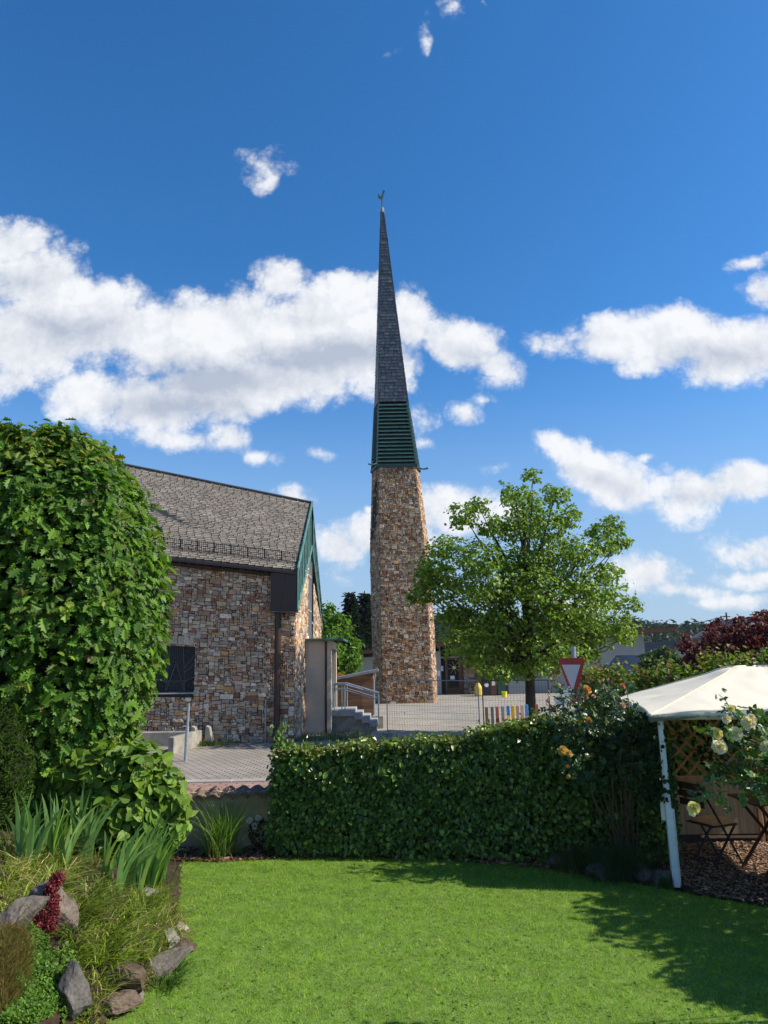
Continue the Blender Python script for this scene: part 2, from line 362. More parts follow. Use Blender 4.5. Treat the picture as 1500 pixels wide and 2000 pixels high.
# ------------------------------------------------------------------ ground, street, lawn
def ground_extra(n, c, oc):
    nz = n.n('ShaderNodeTexNoise', ins={'Vector': oc, 'Scale': .06, 'Detail': 8.0})
    return n.mix(n.smooth(nz.outputs[0], .45, .6), c, (.06, .085, .025))
M['meadow'] = material('meadow', (.05, .10, .02), .95, noise=.7, var=.3, extra=ground_extra)
g = MB(); g.add([[-900, -60, -.05], [900, -60, -.05], [900, 1500, -.05], [-900, 1500, -.05]], [[0, 1, 2, 3]])
structure(g, 'ground', M['meadow'])
M['plaza'] = pavers('grey_pavers', (.36, .325, .265), (.29, .265, .22), (.09, .085, .075), .24, .16, math.radians(0), dirt=(.45, .28))
M['street'] = pavers('beige_pavers', (.34, .30, .25), (.29, .25, .205), (.04, .036, .03), .26, .17, math.radians(8), dirt=(.6, .25), msize=.016)
M['red_pavers'] = pavers('red_pavers', (.36, .22, .175), (.30, .19, .15), (.045, .03, .025), .36, .18, math.radians(6), dirt=(1.2, .22), msize=.013)
M['kerb'] = material('kerb_stone', (.3, .275, .24), .85, noise=3, var=.2)
p = MB(); p.add([[-40, 17.0, 0], [-.9, 17.0, 0], [-.3, 24.0, 0], [-40, 24.0, 0]], [[0, 1, 2, 3]])
structure(p, 'street_paving', M['street'])
p = MB(); p.add([[-.88, 17.0, .002], [40, 17.0, .002], [40, 62, .002], [-40, 62, .002], [-40, 24.02, .002], [-.28, 24.02, .002]], [[0, 1, 2, 3, 4, 5]])
structure(p, 'plaza_paving', M['plaza'])
p = MB(); p.add([[-40, 11.35, 0], [40, 11.35, 0], [40, 16.68, 0], [-40, 16.68, 0]], [[0, 1, 2, 3]])
structure(p, 'pavement', M['red_pavers'])
p = MB()
for i in range(40): p.bbox((-20 + i, 16.84, .005), (.985, .3, .03), 0, .008)
structure(p, 'kerb', M['kerb'])

LAWN = [(-4.5, 2.2), (5.5, 2.2), (5.5, 7.0), (4.4, 7.75), (3.35, 8.55), (2.6, 9.2), (1.95, 9.75), (1.0, 10.1), (-.3, 10.3), (-1.3, 10.33), (-2.3, 10.2), (-2.9, 10.3), (-4.5, 9.0)]
def inpoly(P, poly):
    x, y = P[:, 0], P[:, 1]; r = np.zeros(len(P), bool); q = np.array(poly)
    for (x1, y1), (x2, y2) in zip(q, np.roll(q, -1, 0)):
        c = ((y1 > y) != (y2 > y)) & (x < (x2 - x1) * (y - y1) / (y2 - y1 + 1e-12) + x1); r ^= c
    return r
M['turf'] = material('turf', (.13, .21, .03), .95, noise=6, var=.35, bump=.6, bscale=60)
p = MB(); p.add([(x, y, 0) for x, y in LAWN], [list(range(len(LAWN)))]); structure(p, 'lawn', M['turf'])
p = MB(); p.add([[-14, 8.5, -.02], [12, 6.2, -.02], [12, 11.3, -.02], [-14, 11.3, -.02]], [[0, 1, 2, 3]]); structure(p, 'mulch_bed', M['soil'])

# ------------------------------------------------------------------ rubble stone faces
STONES = np.array([(.40, .34, .26), (.46, .41, .34), (.33, .22, .155), (.40, .26, .13), (.20, .115, .08), (.31, .285, .25), (.37, .29, .20), (.28, .18, .125), (.50, .46, .40), (.44, .27, .11)])
SW = np.array([.19, .17, .17, .05, .10, .13, .11, .07, .05, .02])
def rubble(mb, mortar, corners, cell=(.068, .05), hole=None, clip=None, out=.028, seed=1, gain=1.0, big=1.0, tone=None, path=None):
    """stones laid over a 4-cornered face (bottom left, bottom right, top right, top left); hole: (u0, v0, u1, v1) in metres"""
    r = np.random.default_rng(seed); c = np.asarray(corners, float)
    W = max(np.linalg.norm(c[1] - c[0]), np.linalg.norm(c[2] - c[3])); H = max(np.linalg.norm(c[3] - c[0]), np.linalg.norm(c[2] - c[1]))
    nu, nv = max(2, round(W / cell[0])), max(2, round(H / cell[1]))
    occ = np.zeros((nv, nu), bool)
    if hole:
        occ[int(round(hole[1] / H * nv)):int(round(hole[3] / H * nv)), int(round(hole[0] / W * nu)):int(round(hole[2] / W * nu))] = True
    N = np.cross(c[1] - c[0], c[3] - c[0]); N /= np.linalg.norm(N)
    def at(u, v):
        if path is not None:
            Lp, Rp = np.asarray(path[0]), np.asarray(path[1]); cv_ = np.concatenate([[0], np.cumsum(np.linalg.norm(np.diff((Lp + Rp) / 2, axis=0), axis=1))]); cv_ /= cv_[-1]
            l_ = np.stack([np.interp(v, cv_, Lp[:, k]) for k in range(3)], -1); r_ = np.stack([np.interp(v, cv_, Rp[:, k]) for k in range(3)], -1); uu = np.asarray(u)[..., None]
            return l_ * (1 - uu) + r_ * uu
        u, v = np.asarray(u)[..., None], np.asarray(v)[..., None]
        return c[0] * (1 - u) * (1 - v) + c[1] * u * (1 - v) + c[2] * u * v + c[3] * (1 - u) * v
    Q, T = [], []
    hs = np.array([1, 2, 3, 4]); hp = np.array([.2, .42, .28, .10])
    for j in range(nv):
        i = 0
        while i < nu:
            if occ[j, i]: i += 1; continue
            h = r.choice(hs, p=hp); ww = int(np.clip(r.normal(1.9 + .65 * h, 1.2) * big, 1, 7))
            k = i
            while k < nu and k - i < ww and not occ[j, k]: k += 1
            ww = k - i
            if ww == 1 and h > 2: h = 2
            hh = 1
            while hh < h and j + hh < nv and not occ[j + hh, i:i + ww].any(): hh += 1
            occ[j:j + hh, i:i + ww] = True
            Q.append((i, j, i + ww, j + hh)); i += ww
    Q = np.array(Q, float); n = len(Q)
    jit = lambda s: r.normal(0, s, n)
    g = .1
    u0, v0, u1, v1 = Q.T
    cu = np.stack([u0 + g, u1 - g, u1 - g, u0 + g], 1) + np.clip(r.normal(0, .13, (n, 4)), -.26, .26); cv = np.stack([v0 + g, v0 + g, v1 - g, v1 - g], 1) + np.clip(r.normal(0, .15, (n, 4)), -.28, .28)
    cu = np.clip(cu, 0, nu); cv = np.clip(cv, 0, nv)
    # eight-sided outline (corners knocked off)
    def ring(ins):
        mu, mv = cu.mean(1, keepdims=True), cv.mean(1, keepdims=True)
        su = np.sign(cu - mu); sv = np.sign(cv - mv)
        a = np.minimum(.22, .3 * np.ptp(cu, axis=1))[:, None]; b = np.minimum(.22, .3 * np.ptp(cv, axis=1))[:, None]
        U2 = np.empty((n, 8)); V2 = np.empty((n, 8))
        order = [(0, 'v'), (0, 'u'), (1, 'u'), (1, 'v'), (2, 'v'), (2, 'u'), (3, 'u'), (3, 'v')]
        for q, (k, w_) in enumerate(order):
            U2[:, q] = cu[:, k] - su[:, k] * (ins + (a[:, 0] if w_ == 'u' else 0))
            V2[:, q] = cv[:, k] - sv[:, k] * (ins + (b[:, 0] if w_ == 'v' else 0))
        return U2, V2
    a1 = ring(0.0); a2 = ring(.17)
    base = at(a1[0] / nu, a1[1] / nv) - N * .005
    lift = out * np.clip(r.normal(1, .35, n), .35, 1.8)
    top = at(a2[0] / nu, a2[1] / nv) + N * (lift[:, None, None] + r.normal(0, .004, (n, 8))[..., None])
    mid = at(a1[0] / nu, a1[1] / nv) + N * (lift * .55)[:, None, None]
    tint = np.array([1.07, .97, .88]) * STONES[r.choice(len(STONES), n, p=SW / SW.sum())] * np.clip(r.normal(1, .17, n), .6, 1.5)[:, None] * gain
    if tone is not None: tint = tint * np.asarray(tone)
    Pt = np.concatenate([base, mid, top], 1).reshape(-1, 3)
    F4 = []
    for k in range(8):
        k2 = (k + 1) % 8
        F4 += [[k, k2, 8 + k2, 8 + k], [8 + k, 8 + k2, 16 + k2, 16 + k]]
    off = (np.arange(n) * 24)[:, None, None]
    mb.add(Pt, (np.array(F4)[None] + off).reshape(-1, 4), np.repeat(tint, 16, 0))
    mb.V.append(np.zeros((0, 3))); mb.F.append((np.arange(16, 24)[None] + off[:, 0]) + mb.n - len(Pt)); mb.T.append(tint)
    if path is not None:
        for k in range(len(path[0]) - 1): mortar.add([path[0][k], path[1][k], path[1][k + 1], path[0][k + 1]], [[0, 1, 2, 3]])
    elif mortar is not None and not hole: mortar.add(c, [[0, 1, 2, 3]])
    return W, H

# ------------------------------------------------------------------ church
YW, YG = 24.6, 33.4                                      # side wall plane and far corner of the gable
XC = U(574, 1445, YW)[0]                                 # the near corner
XG = XC + .12                                            # gable wall plane (it faces right)
ER, AP = U(580, 1114, YW - .35), U(611, 984, 28.9)       # eave end, apex of the roof
EL, RL = U(60, 1058, YW - .35), U(60, 872, 28.9)          # the same lines carried on to the left, behind the oak hedge
ch = thing('church', 'stone church with a grey slate roof and a green copper gable, left of the tower', 'church', (XC, YW, 0))
XL = EL[0]
st, mo = MB(), MB()
wl = U(300, 1259, YW)[0]; wr = U(385, 1259, YW)[0]; wz1 = U(345, 1259, YW)[2]; wz0 = U(345, 1353, YW)[2]
x0 = XL
eL, eR = EL[2] - .12, ER[2] - .06
rubble(st, None, [(x0, YW, 0), (XC, YW, 0), (XC, YW, eR), (x0, YW, eL)], hole=(wl - x0, wz0, wr - x0, wz1 + .26), seed=3, gain=1.16)
mo.add([(x0, YW, -.1), (wl, YW, -.1), (wl, YW, 6.5), (x0, YW, 6.5)], [[0, 1, 2, 3]])
mo.add([(wr, YW, -.1), (XC, YW, -.1), (XC, YW, eR), (wr, YW, eR + .25)], [[0, 1, 2, 3]])
mo.add([(wl, YW, -.1), (wr, YW, -.1), (wr, YW, wz0), (wl, YW, wz0)], [[0, 1, 2, 3]])
mo.add([(wl, YW, wz1), (wr, YW, wz1), (wr, YW, eR + .25), (wl, YW, eR + .35)], [[0, 1, 2, 3]])
# arch of upright stones over the window
na = 9
for i in range(na):
    xa = wl - .08 + (wr - wl + .16) * i / na; xb = wl - .08 + (wr - wl + .16) * (i + 1) / na - .022
    tl = (i - (na - 1) / 2) / na * .14
    t = STONES[random.choice([0, 1, 2, 6])] * random.uniform(.85, 1.15)
    hh = .3 + random.uniform(-.03, .03)
    st.hexa([(xa, YW + .02, wz1 + .012), (xb, YW + .02, wz1 + .012), (xb, YW - .03, wz1 + .012), (xa, YW - .03, wz1 + .012), (xa + tl, YW + .02, wz1 + hh), (xb + tl, YW + .02, wz1 + hh), (xb + tl, YW - .03, wz1 + hh), (xa + tl, YW - .03, wz1 + hh)], t * 1.1)
for xx, s in ((wl, 1), (wr, -1)):                        # window reveals
    mo.add([(xx, YW, wz0), (xx, YW + .28, wz0), (xx, YW + .28, wz1), (xx, YW, wz1)], [[0, 1, 2, 3]])
mo.add([(wl, YW, wz1), (wr, YW, wz1), (wr, YW + .28, wz1), (wl, YW + .28, wz1)], [[0, 1, 2, 3]])
wall = st.build('stone_wall', M['stone'], ch)
mo.build('mortar', M['mortar'], wall)
# gable wall, faces the sun
gs, gm = MB(), MB()
def gpt(y, z): return (XG if y > YW + .01 else XC, y, z)
gz0 = 0.05
yw0, yw1 = 27.55, 29.55                                  # tall window between the two halves of the gable wall
def gable_z(y): return AP[2] - .5 - abs(y - 28.9) * (AP[2] - ER[2]) / 4.3
rubble(gs, gm, [(XC, YW, 0), (XG, yw0, 0), (XG, yw0, 6.2), (XC, YW, eR - .1)], cell=(.085, .06), seed=5, gain=1.12)
rubble(gs, gm, [(XG, yw1, 0), (XG, YG - .2, 0), (XG, YG - .2, 4.3), (XG, yw1, 5.8)], cell=(.085, .06), seed=6, gain=1.12)
gw = gs.build('gable_wall', M['stone'], ch); gm.build('mortar', M['mortar'], gw)
wn = MB(); wn.add([(XG - .12, yw0, 2.2), (XG - .12, yw1, 2.2), (XG - .12, yw1, 7.6), (XG - .12, yw0, 7.6)], [[0, 1, 2, 3]])
win = wn.build('gable_window', M['glass'], ch)
fr = MB()
for y in np.linspace(yw0, yw1, 5): fr.bar((XG - .08, y, 2.2), (XG - .08, y, 7.5), .05, .06)
for z in (3.2, 4.6, 6.0): fr.bar((XG - .075, yw0, z), (XG - .075, yw1, z), .05, .04)
fr.build('frame', M['frame_grey'], win)
# the rest of the shell, so that the church is closed
sh = MB()
sh.add([(x0, YW, 0), (x0, YG, 0), (x0, YG, eL), (x0, 28.9, RL[2]), (x0, YW, eL)], [[0, 1, 2, 3, 4]])
sh.add([(x0, YG, 0), (XG, YG, 0), (XG, YG, 4.2), (x0, YG, eL)], [[0, 1, 2, 3]])
sh.build('rear_wall', M['plaster'], ch)
# roof: rows of slates on boards
E2R, E2L = np.array([ER[0] + .1, YG + .35, U(633, 1212, YG)[2]]), np.array([EL[0], YG + .35, EL[2] - .8])
rf = MB()
def slate_plane(mb, a, b, c, d, rows, wd, cols, thick=.02, seed=2, skew=.35, gain=1, under=.02):
    r = np.random.default_rng(seed); a, b, c, d = map(np.asarray, (a, b, c, d))
    N = np.cross(b - a, d - a); N /= np.linalg.norm(N)
    mb.add(np.array([a, b, c, d]) - N * under, [[0, 1, 2, 3]], (.03, .03, .03))
    for j in range(rows):
        t0, t1 = j / rows, min(1, (j + 1.25) / rows)
        L = np.linalg.norm((b - a) * (1 - t0) + (c - d) * t0); k = max(1, int(L / wd))
        e = (np.arange(k + 1) + (r.random() * .9)) / k; e = np.concatenate([[0], e[e < .995], [1]]); e[1:-1] += r.normal(0, .06 / k, len(e) - 2)
        s0, s1 = e[:-1], e[1:]; m = len(s0)
        f = lambda s, t: (a * (1 - s)[:, None] + b * s[:, None]) * (1 - t)[:, None] + (d * (1 - s)[:, None] + c * s[:, None]) * t[:, None]
        T0, T1 = np.full(m, t0), np.full(m, t1); sk = skew / rows
        gp = .012 / L
        th = thick * r.uniform(.7, 1.5, (m, 1))
        p0 = f(s0 + gp, T0 + sk * .0) + N * th; p1 = f(s1 - gp, np.minimum(T0 + sk, 1)) + N * th * .75
        p2 = f(s1 - gp, T1) + N * .004; p3 = f(s0 + gp, T1) + N * .004
        q0 = f(s0 + gp, T0); q1 = f(s1 - gp, np.minimum(T0 + sk, 1))
        tint = cols[r.integers(0, len(cols), m)] * np.clip(r.normal(1, .10, m), .6, 1.5)[:, None] * gain
        V = np.stack([p0, p1, p2, p3, q0, q1], 1).reshape(-1, 3); o = (np.arange(m) * 6)[:, None, None]
        mb.add(V, (np.array([[0, 1, 2, 3], [4, 5, 1, 0]])[None] + o).reshape(-1, 4), np.repeat(tint, 2, 0))
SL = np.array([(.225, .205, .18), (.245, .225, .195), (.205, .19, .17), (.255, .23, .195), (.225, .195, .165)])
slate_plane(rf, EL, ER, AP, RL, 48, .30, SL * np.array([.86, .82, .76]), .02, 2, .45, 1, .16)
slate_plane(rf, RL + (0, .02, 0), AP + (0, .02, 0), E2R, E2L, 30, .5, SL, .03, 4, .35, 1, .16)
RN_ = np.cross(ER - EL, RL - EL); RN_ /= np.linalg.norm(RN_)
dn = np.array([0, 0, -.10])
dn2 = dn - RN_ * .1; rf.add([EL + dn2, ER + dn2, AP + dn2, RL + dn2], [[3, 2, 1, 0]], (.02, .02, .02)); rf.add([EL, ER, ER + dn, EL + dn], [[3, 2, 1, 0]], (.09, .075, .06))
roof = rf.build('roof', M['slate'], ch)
rb = MB(); rb.bar(EL + dn * .9 + (0, -.05, -.02), ER + dn * .9 + (0, -.05, -.02), .09, .07); rb.build('gutter', M['brown_metal'], roof)
vr = MB(); vr.tube([AP + (0, -.02, .05), RL + (0, -.02, .05)], .05, 8, (.08, .075, .07)); vr.build('ridge_cap', M['slate_dark'], roof)
vt = MB(); vt.bar(ER * .42 + AP * .58 + RN_ * .06 - (.95, 0, 0), AP - (.95, 0, .25) + RN_ * .06, .03, .02); vt.build('lightning_conductor', M['brown_metal'], roof)
lf = MB()                                                # soffit under the eave
lf.add([EL + (0, .02, -.2), ER + (0, .02, -.2), (ER[0], YW + .05, ER[2] - .3), (EL[0], YW + .05, EL[2] - .3)], [[0, 1, 2, 3]])
lf.build('soffit', M['brown_metal'], ch)
# snow guard along the eave
sg = MB()
A = EL + (RL - EL) * .085 + RN_ * .03; B = ER + (AP - ER) * .085 + RN_ * .03
upv = np.array([0, -.06, .34])
for k, (a, b) in enumerate([(0, .05), (.5, .05), (1, .05)]): sg.tube([A + upv * (a * .9 + .1), B - (.1, 0, 0) + upv * (a * .9 + .1)], .011, 5)
nb = 128
for i in range(nb + 1):
    q = A + (B - A) * i / nb; big = i % 8 == 0
    sg.bar(q + upv * .02, q + upv * 1.05, .05 if big else .014, .03 if big else .014)
sg.build('snow_guard', M['dark_steel'], roof)
# green copper gable: deep barge boards with standing ribs, left and right halves
XB = ER[0] + .02
gf = MB()
def rib_board(P0, P1, Q1, Q0, nr, fw=.05):               # panel with corners bottom-out, top-out, top-in, bottom-in
    P0, P1, Q1, Q0 = map(lambda v: np.asarray(v, float), (P0, P1, Q1, Q0))
    gf.add([P0, P1, Q1, Q0], [[0, 1, 2, 3]], (.12, .12, .13)); gf.add(np.array([P0, P1, Q1, Q0]) - (.12, 0, 0), [[3, 2, 1, 0]], (.3, .3, .3))  # board tinted dark as the shaded recess, ribs tinted bright
    for i in range(nr + 1):
        s = i / nr; a = P0 * (1 - s) + P1 * s; b = Q0 * (1 - s) + Q1 * s
        gf.bar(a + (.012, 0, 0), b + (.012, 0, 0), .17, .028, (1.25, 1.3, 1.3), up=(1, 0, 0))
apex_in = np.array([XB, 28.9, U(615, 1072, 28.9)[2]])
bl = np.array([XB, YW - .35, U(586, 1191, YW - .35)[2]]); br = np.array([XB, YG + .35, U(635, 1222, YG)[2] - .15])
topL, apx, topR = np.array([XB, YW - .35, ER[2] + .03]), np.array([XB, 28.9, AP[2] + .04]), np.array([XB, YG + .35, E2R[2] + .04])
rib_board(topL, apx, apex_in, bl, 9); rib_board(topR, apx, apex_in, br, 9)
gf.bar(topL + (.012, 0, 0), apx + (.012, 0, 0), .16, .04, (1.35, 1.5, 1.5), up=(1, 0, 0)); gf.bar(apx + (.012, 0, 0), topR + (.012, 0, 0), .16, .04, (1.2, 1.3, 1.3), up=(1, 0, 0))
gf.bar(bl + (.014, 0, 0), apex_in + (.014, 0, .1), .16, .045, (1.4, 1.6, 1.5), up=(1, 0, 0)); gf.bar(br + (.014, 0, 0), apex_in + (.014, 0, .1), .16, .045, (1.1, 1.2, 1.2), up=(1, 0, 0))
M['copper_t'] = material('green_copper_boards', (.06, .135, .115), .5, tint=True, spec=.45, noise=2.5, var=.35, fine=(20, .2))
gf.build('gable_boards', M['copper_t'], ch)
uw = MB()                                                # dark underside between the boards and the wall
uw.add([bl, apex_in, (XG - .3, 28.9, apex_in[2]), (XG - .3, YW - .3, bl[2])], [[0, 1, 2, 3]]); uw.add([apex_in, br, (XG - .3, YG + .3, br[2]), (XG - .3, 28.9, apex_in[2])], [[0, 1, 2, 3]])
uw.build('gable_soffit', M['brown_metal'], ch)
# brown rain box at the corner and the down pipe
bx = MB()
bL = U(529, 1118, YW - .35)[0]; bz0 = U(545, 1194, YW - .35)[2]
hL = ER[2] + (EL[2] - ER[2]) * (ER[0] - bL) / (ER[0] - EL[0])
ym = YW - .36; xm = bL + (XB - bL) * .52
bx.hexa([(bL, ym, bz0), (xm - .005, ym - .03, bz0), (xm - .005, YW + .0, bz0), (bL, YW, bz0), (bL, ym, hL - .17), (xm - .005, ym - .03, ER[2] - .1), (xm - .005, YW, ER[2] - .1), (bL, YW, hL - .17)])
bx.hexa([(xm + .005, ym - .03, bz0), (XB - .03, ym, bz0), (XB - .03, YW, bz0), (xm + .005, YW, bz0), (xm + .005, ym - .03, ER[2] - .12), (XB - .03, ym, ER[2] - .14), (XB - .03, YW, ER[2] - .14), (xm + .005, YW, ER[2] - .12)])
bx.bar((xm, ym - .045, bz0), (xm, ym - .045, ER[2] - .13), .03, .03)
rbx = bx.build('rain_box', M['brown_metal'], ch)
rim = MB(); rim.bbox(((bL + XB) / 2, YW - .19, bz0 - .015), (XB - bL + .06, .42, .03), 0, .01); rim.build('rim', M['copper'], rbx)
dp = MB(); xd = U(542, 1300, YW - .15)[0]
dp.tube([(xd, YW - .17, bz0 - .03), (xd, YW - .17, .42)], .105, 12); dp.tube([(xd, YW - .17, .45), (xd, YW - .17, .0)], .125, 12)
for z in (.45, 2.4): dp.tube([(xd, YW - .17, z), (xd, YW - .17, z + .05)], .135, 12)
dp.build('downpipe', M['brown_metal'], ch, smooth=False)
wp = MB(); xw = U(519, 1400, YW - .06)[0]; wp.tube([(xw, YW - .07, .0), (xw, YW - .07, U(519, 1366, YW)[2])], .025, 8); wp.tube([(xw - .06, YW - .07, 1.1), (xw + .06, YW - .07, 1.1)], .02, 6)
wp.build('vent_pipe', M['zinc'], ch)
# leaded window
lw = MB(); lw.add([(wl, YW + .22, wz0), (wr, YW + .22, wz0), (wr, YW + .22, wz1), (wl, YW + .22, wz1)], [[0, 1, 2, 3]])
lwin = lw.build('window', M['glass_dark'], ch)
lc = MB(); ww, wh = wr - wl, wz1 - wz0
def wb(a, b, t=.014):
    pa, pb = [np.array((wl + ww * np.clip(q[0], .01, .99), YW + .205, wz0 + wh * np.clip(q[1], .01, .99))) for q in (a, b)]
    if np.linalg.norm(pb - pa) > .02: lc.bar(pa, pb, t, t)
for a, b in (((0, 0), (1, 0)), ((0, 1), (1, 1)), ((0, 0), (0, 1)), ((1, 0), (1, 1)), ((.28, 0), (.5, .62)), ((.72, 0), (.5, .62)), ((.0, .32), (.28, .22)), ((1, .34), (.7, .22)), ((0, .82), (.32, .5)), ((1, .84), (.68, .5)), ((0, .62), (.3, .42)), ((1, .64), (.7, .42)), ((.35, 1), (.28, .0)), ((.65, 1), (.72, .0)), ((.3, .24), (.7, .24))): wb(a, b, .022)
for k in range(8):
    u = .32 + .36 * k / 7; wb((u, .0), (u, .22), .008); wb((.35 + .3 * k / 7, .62), (.35 + .3 * k / 7, 1), .007)
    wb((.3, .03 * k), (.7, .03 * k), .008); wb((.34, .64 + .045 * k), (.66, .64 + .045 * k), .007)
    wb((.02 + .03 * k, .02 + .012 * k), (.02 + .03 * k, .3 - .02 * k), .009); wb((.98 - .03 * k, .02 + .012 * k), (.98 - .03 * k, .3 - .02 * k), .009)
    wb((0, .36 + .03 * k), (.3, .18 + .03 * k), .008); wb((1, .38 + .03 * k), (.7, .2 + .03 * k), .008)
    wb((0, .66 + .04 * k), (.3, .5 + .055 * k), .008); wb((1, .66 + .04 * k), (.7, .5 + .055 * k), .008)
for rr in (.1, .16, .22):
    for k in range(14):
        a0, a1 = k / 14 * 2 * math.pi, (k + 1) / 14 * 2 * math.pi
        wb((.5 + rr * .75 * math.cos(a0), .43 + rr * math.sin(a0)), (.5 + rr * .75 * math.cos(a1), .43 + rr * math.sin(a1)), .01)
lc.build('leading', M['lead_came'], lwin)
sl = MB(); sl.bbox(((wl + wr) / 2, YW + .06, wz0 - .02), (ww + .06, .36, .04), 0, .008); sl.build('sill', M['step_stone'], lwin)
# entrance porch on the gable wall
py0 = 26.9
pxl, pxr = U(597, 1400, py0)[0], U(637, 1400, py0)[0]; pz = U(620, 1252, py0)[2]
pr = MB(); pyd = 2.9
pr.box(((pxl + pxr) / 2 - .1, py0 + .11, pz / 2), (pxr - pxl + .2, .22, pz))
x1 = pxr
pr.box((x1 + .09, py0 + .2, pz / 2), (.18, .5, pz)); pr.box((x1 + .09, py0 + pyd, pz / 2), (.18, .3, pz)); pr.box((x1 + .09, py0 + pyd / 2 + .2, pz - .14), (.174, pyd, .28))
pr.box(((pxl + pxr) / 2, py0 + pyd + .1, pz / 2), (pxr - pxl + .2, .2, pz))
porch = pr.build('entrance_porch', M['plaster'], ch)
q = MB(); q.bbox(((pxl + pxr) / 2 + .2, py0 + pyd / 2, pz + .05), (pxr - pxl + .9, pyd + .5, .09), 0, .02); q.build('canopy', M['copper'], porch)
q = MB(); q.box((x1 - .3, py0 + pyd / 2 + .2, pz / 2 - .1), (.05, pyd - .4, pz - .2)); q.build('doorway', M['glass'], porch)
q = MB(); q.tube([(x1 + .0, py0 - .06, pz - .02), (x1 + .0, py0 - .06, .03)], .04, 8); q.build('downpipe', M['brown_metal'], porch)

# ------------------------------------------------------------------ bell tower
YT = 44.6
tw = thing('bell_tower', 'tall tapering stone bell tower with green louvres and a needle slate spire', 'bell tower', (1.1, YT + 1.7, 0))
def ringpts(rows, py, dz_side=1.35, back=3.4):
    L, A_, B_, R_ = rows
    a, b = U(A_, py, YT), U(B_, py, YT); l = U(L, py, YT + dz_side); r = U(R_, py, YT + dz_side)
    z = (a[2] + b[2]) / 2
    l2 = np.array([a[0] * .7 + b[0] * .3, YT + back, z]); r2 = np.array([a[0] * .3 + b[0] * .7, YT + back, z])
    out = [l, a, b, r, r2, l2]
    for p_ in out: p_[2] = z
    return np.array(out)
levels = [((730.5, 748, 847, 854.5), 1374), ((726.5, 744.5, 838.5, 848), 1230), ((722.5, 742, 829, 838), 1070), ((727, 738.5, 810, 818), 908)]
RG = [ringpts(*l) for l in levels]; RG[0][:, 2] = -.02
ts, tm = MB(), MB()
for i in range(6):
        j = (i + 1) % 6
        rubble(ts, tm, [RG[0][i], RG[0][j], RG[3][j], RG[3][i]], path=([q_[i] for q_ in RG], [q_[j] for q_ in RG]), cell=(.08, .058) if i in (0, 1, 2) else (.25, .2), seed=20 + i, gain=1.0, big=1.0, tone=(1.0, .93, .87))
shaft = ts.build('stone_shaft', M['stone'], tw); tm.build('mortar', M['mortar'], shaft)
# louvred belfry
lv0 = ringpts((725.5, 736, 813, 819.5), 908); lv1 = ringpts((731, 738.8, 795.5, 799), 784)
cen = lambda R_: R_.mean(0)
lb = MB(); nl = 17
c0, c1 = lv0, lv1
inner0 = cen(c0) + (c0 - cen(c0)) * .86; inner1 = cen(c1) + (c1 - cen(c1)) * .86
lb.add(np.vstack([inner0, inner1]), [[i, (i + 1) % 6, 6 + (i + 1) % 6, 6 + i] for i in range(6)], (.12, .12, .12))
for s in range(nl):
    t = s / nl
    Rr = c0 * (1 - t) + c1 * t; Rt = c0 * (1 - t - .55 / nl) + c1 * (t + .55 / nl)
    o = cen(Rr) + (Rr - cen(Rr)) * 1.03; o2 = cen(Rt) + (Rt - cen(Rt)) * .93
    dz = np.array([0, 0, .045])
    lb.add(np.vstack([o, o2, o - dz, o2 - dz]), [[i, (i + 1) % 6, 6 + (i + 1) % 6, 6 + i] for i in range(6)] + [[12 + i, 18 + i, 18 + (i + 1) % 6, 12 + (i + 1) % 6] for i in range(6)] + [[12 + i, 12 + (i + 1) % 6, (i + 1) % 6, i] for i in range(6)], (1, 1, 1))
belf = lb.build('louvred_belfry', M['copper_t'], tw)
ln = MB()
for i in (1, 2, 3, 0):
    ln.bar(c0[i], c1[i], .09, .09)
ln.build('corner_strip', M['copper'], belf)
for sx, (pa, nm) in ((-1, (lv0[1], 'l')), (1, (lv0[3], 'r'))):
    sp = MB(); pp = pa + (0, -.05, .1); sp.tube([pp, pp + (.25 * sx, -.12, -.1), pp + (.55 * sx, -.2, -.06)], [.05, .05, .07], 6); sp.build('water_spout', M['copper'], tw)
ct = MB(); k0 = cen(lv0) + (lv0 - cen(lv0)) * 1.05
ct.add(np.vstack([k0 - (0, 0, .16), k0]), [[i, (i + 1) % 6, 6 + (i + 1) % 6, 6 + i] for i in range(6)] + [[5, 4, 3, 2, 1, 0], [6, 7, 8, 9, 10, 11]]); ct.build('cornice', M['copper_dark'], tw)
# slate spire
tip = ringpts((743.2, 743.8, 749.6, 750.3), 414, .25, .45)
tipc = tip.mean(0)
SD = np.array([(.055, .062, .075), (.07, .078, .092), (.047, .052, .062), (.08, .084, .092)])
ss = MB()
for i in range(6):
    j = (i + 1) % 6
    slate_plane(ss, lv1[i], lv1[j], tip[j], tip[i], 62, .3, SD, .028, 40 + i, .0, 1.15)
spire = ss.build('spire', M['slate_dark'], tw)
ls_ = MB()
for i in (1, 2):
    ls_.bar(lv1[i], tip[i], .05, .05, (.045, .048, .055))
ls_.build('hip_strip', M['slate_dark'], spire)
tx, ty, tz = tipc
cp = MB(); cp.tube([(tx, ty, tz - .1), (tx, ty, tz + .25), (tx, ty, tz + .55)], [.17, .13, .06], 10)
for k in range(4):
    a = k * math.pi / 2 + .4; cp.tube([(tx + .12 * math.cos(a), ty + .12 * math.sin(a), tz + .1), (tx + .3 * math.cos(a), ty + .3 * math.sin(a), tz + .12), (tx + .3 * math.cos(a), ty + .3 * math.sin(a), tz + .3)], .018, 5)
cp.build('spire_cap', M['lead'], tw)
vz = U(741, 391, ty)[2]
vr = MB(); vr.tube([(tx, ty, tz + .4), (tx, ty, vz + .05)], .035, 8); rod = vr.build('vane_rod', M['copper_dark'], tw)
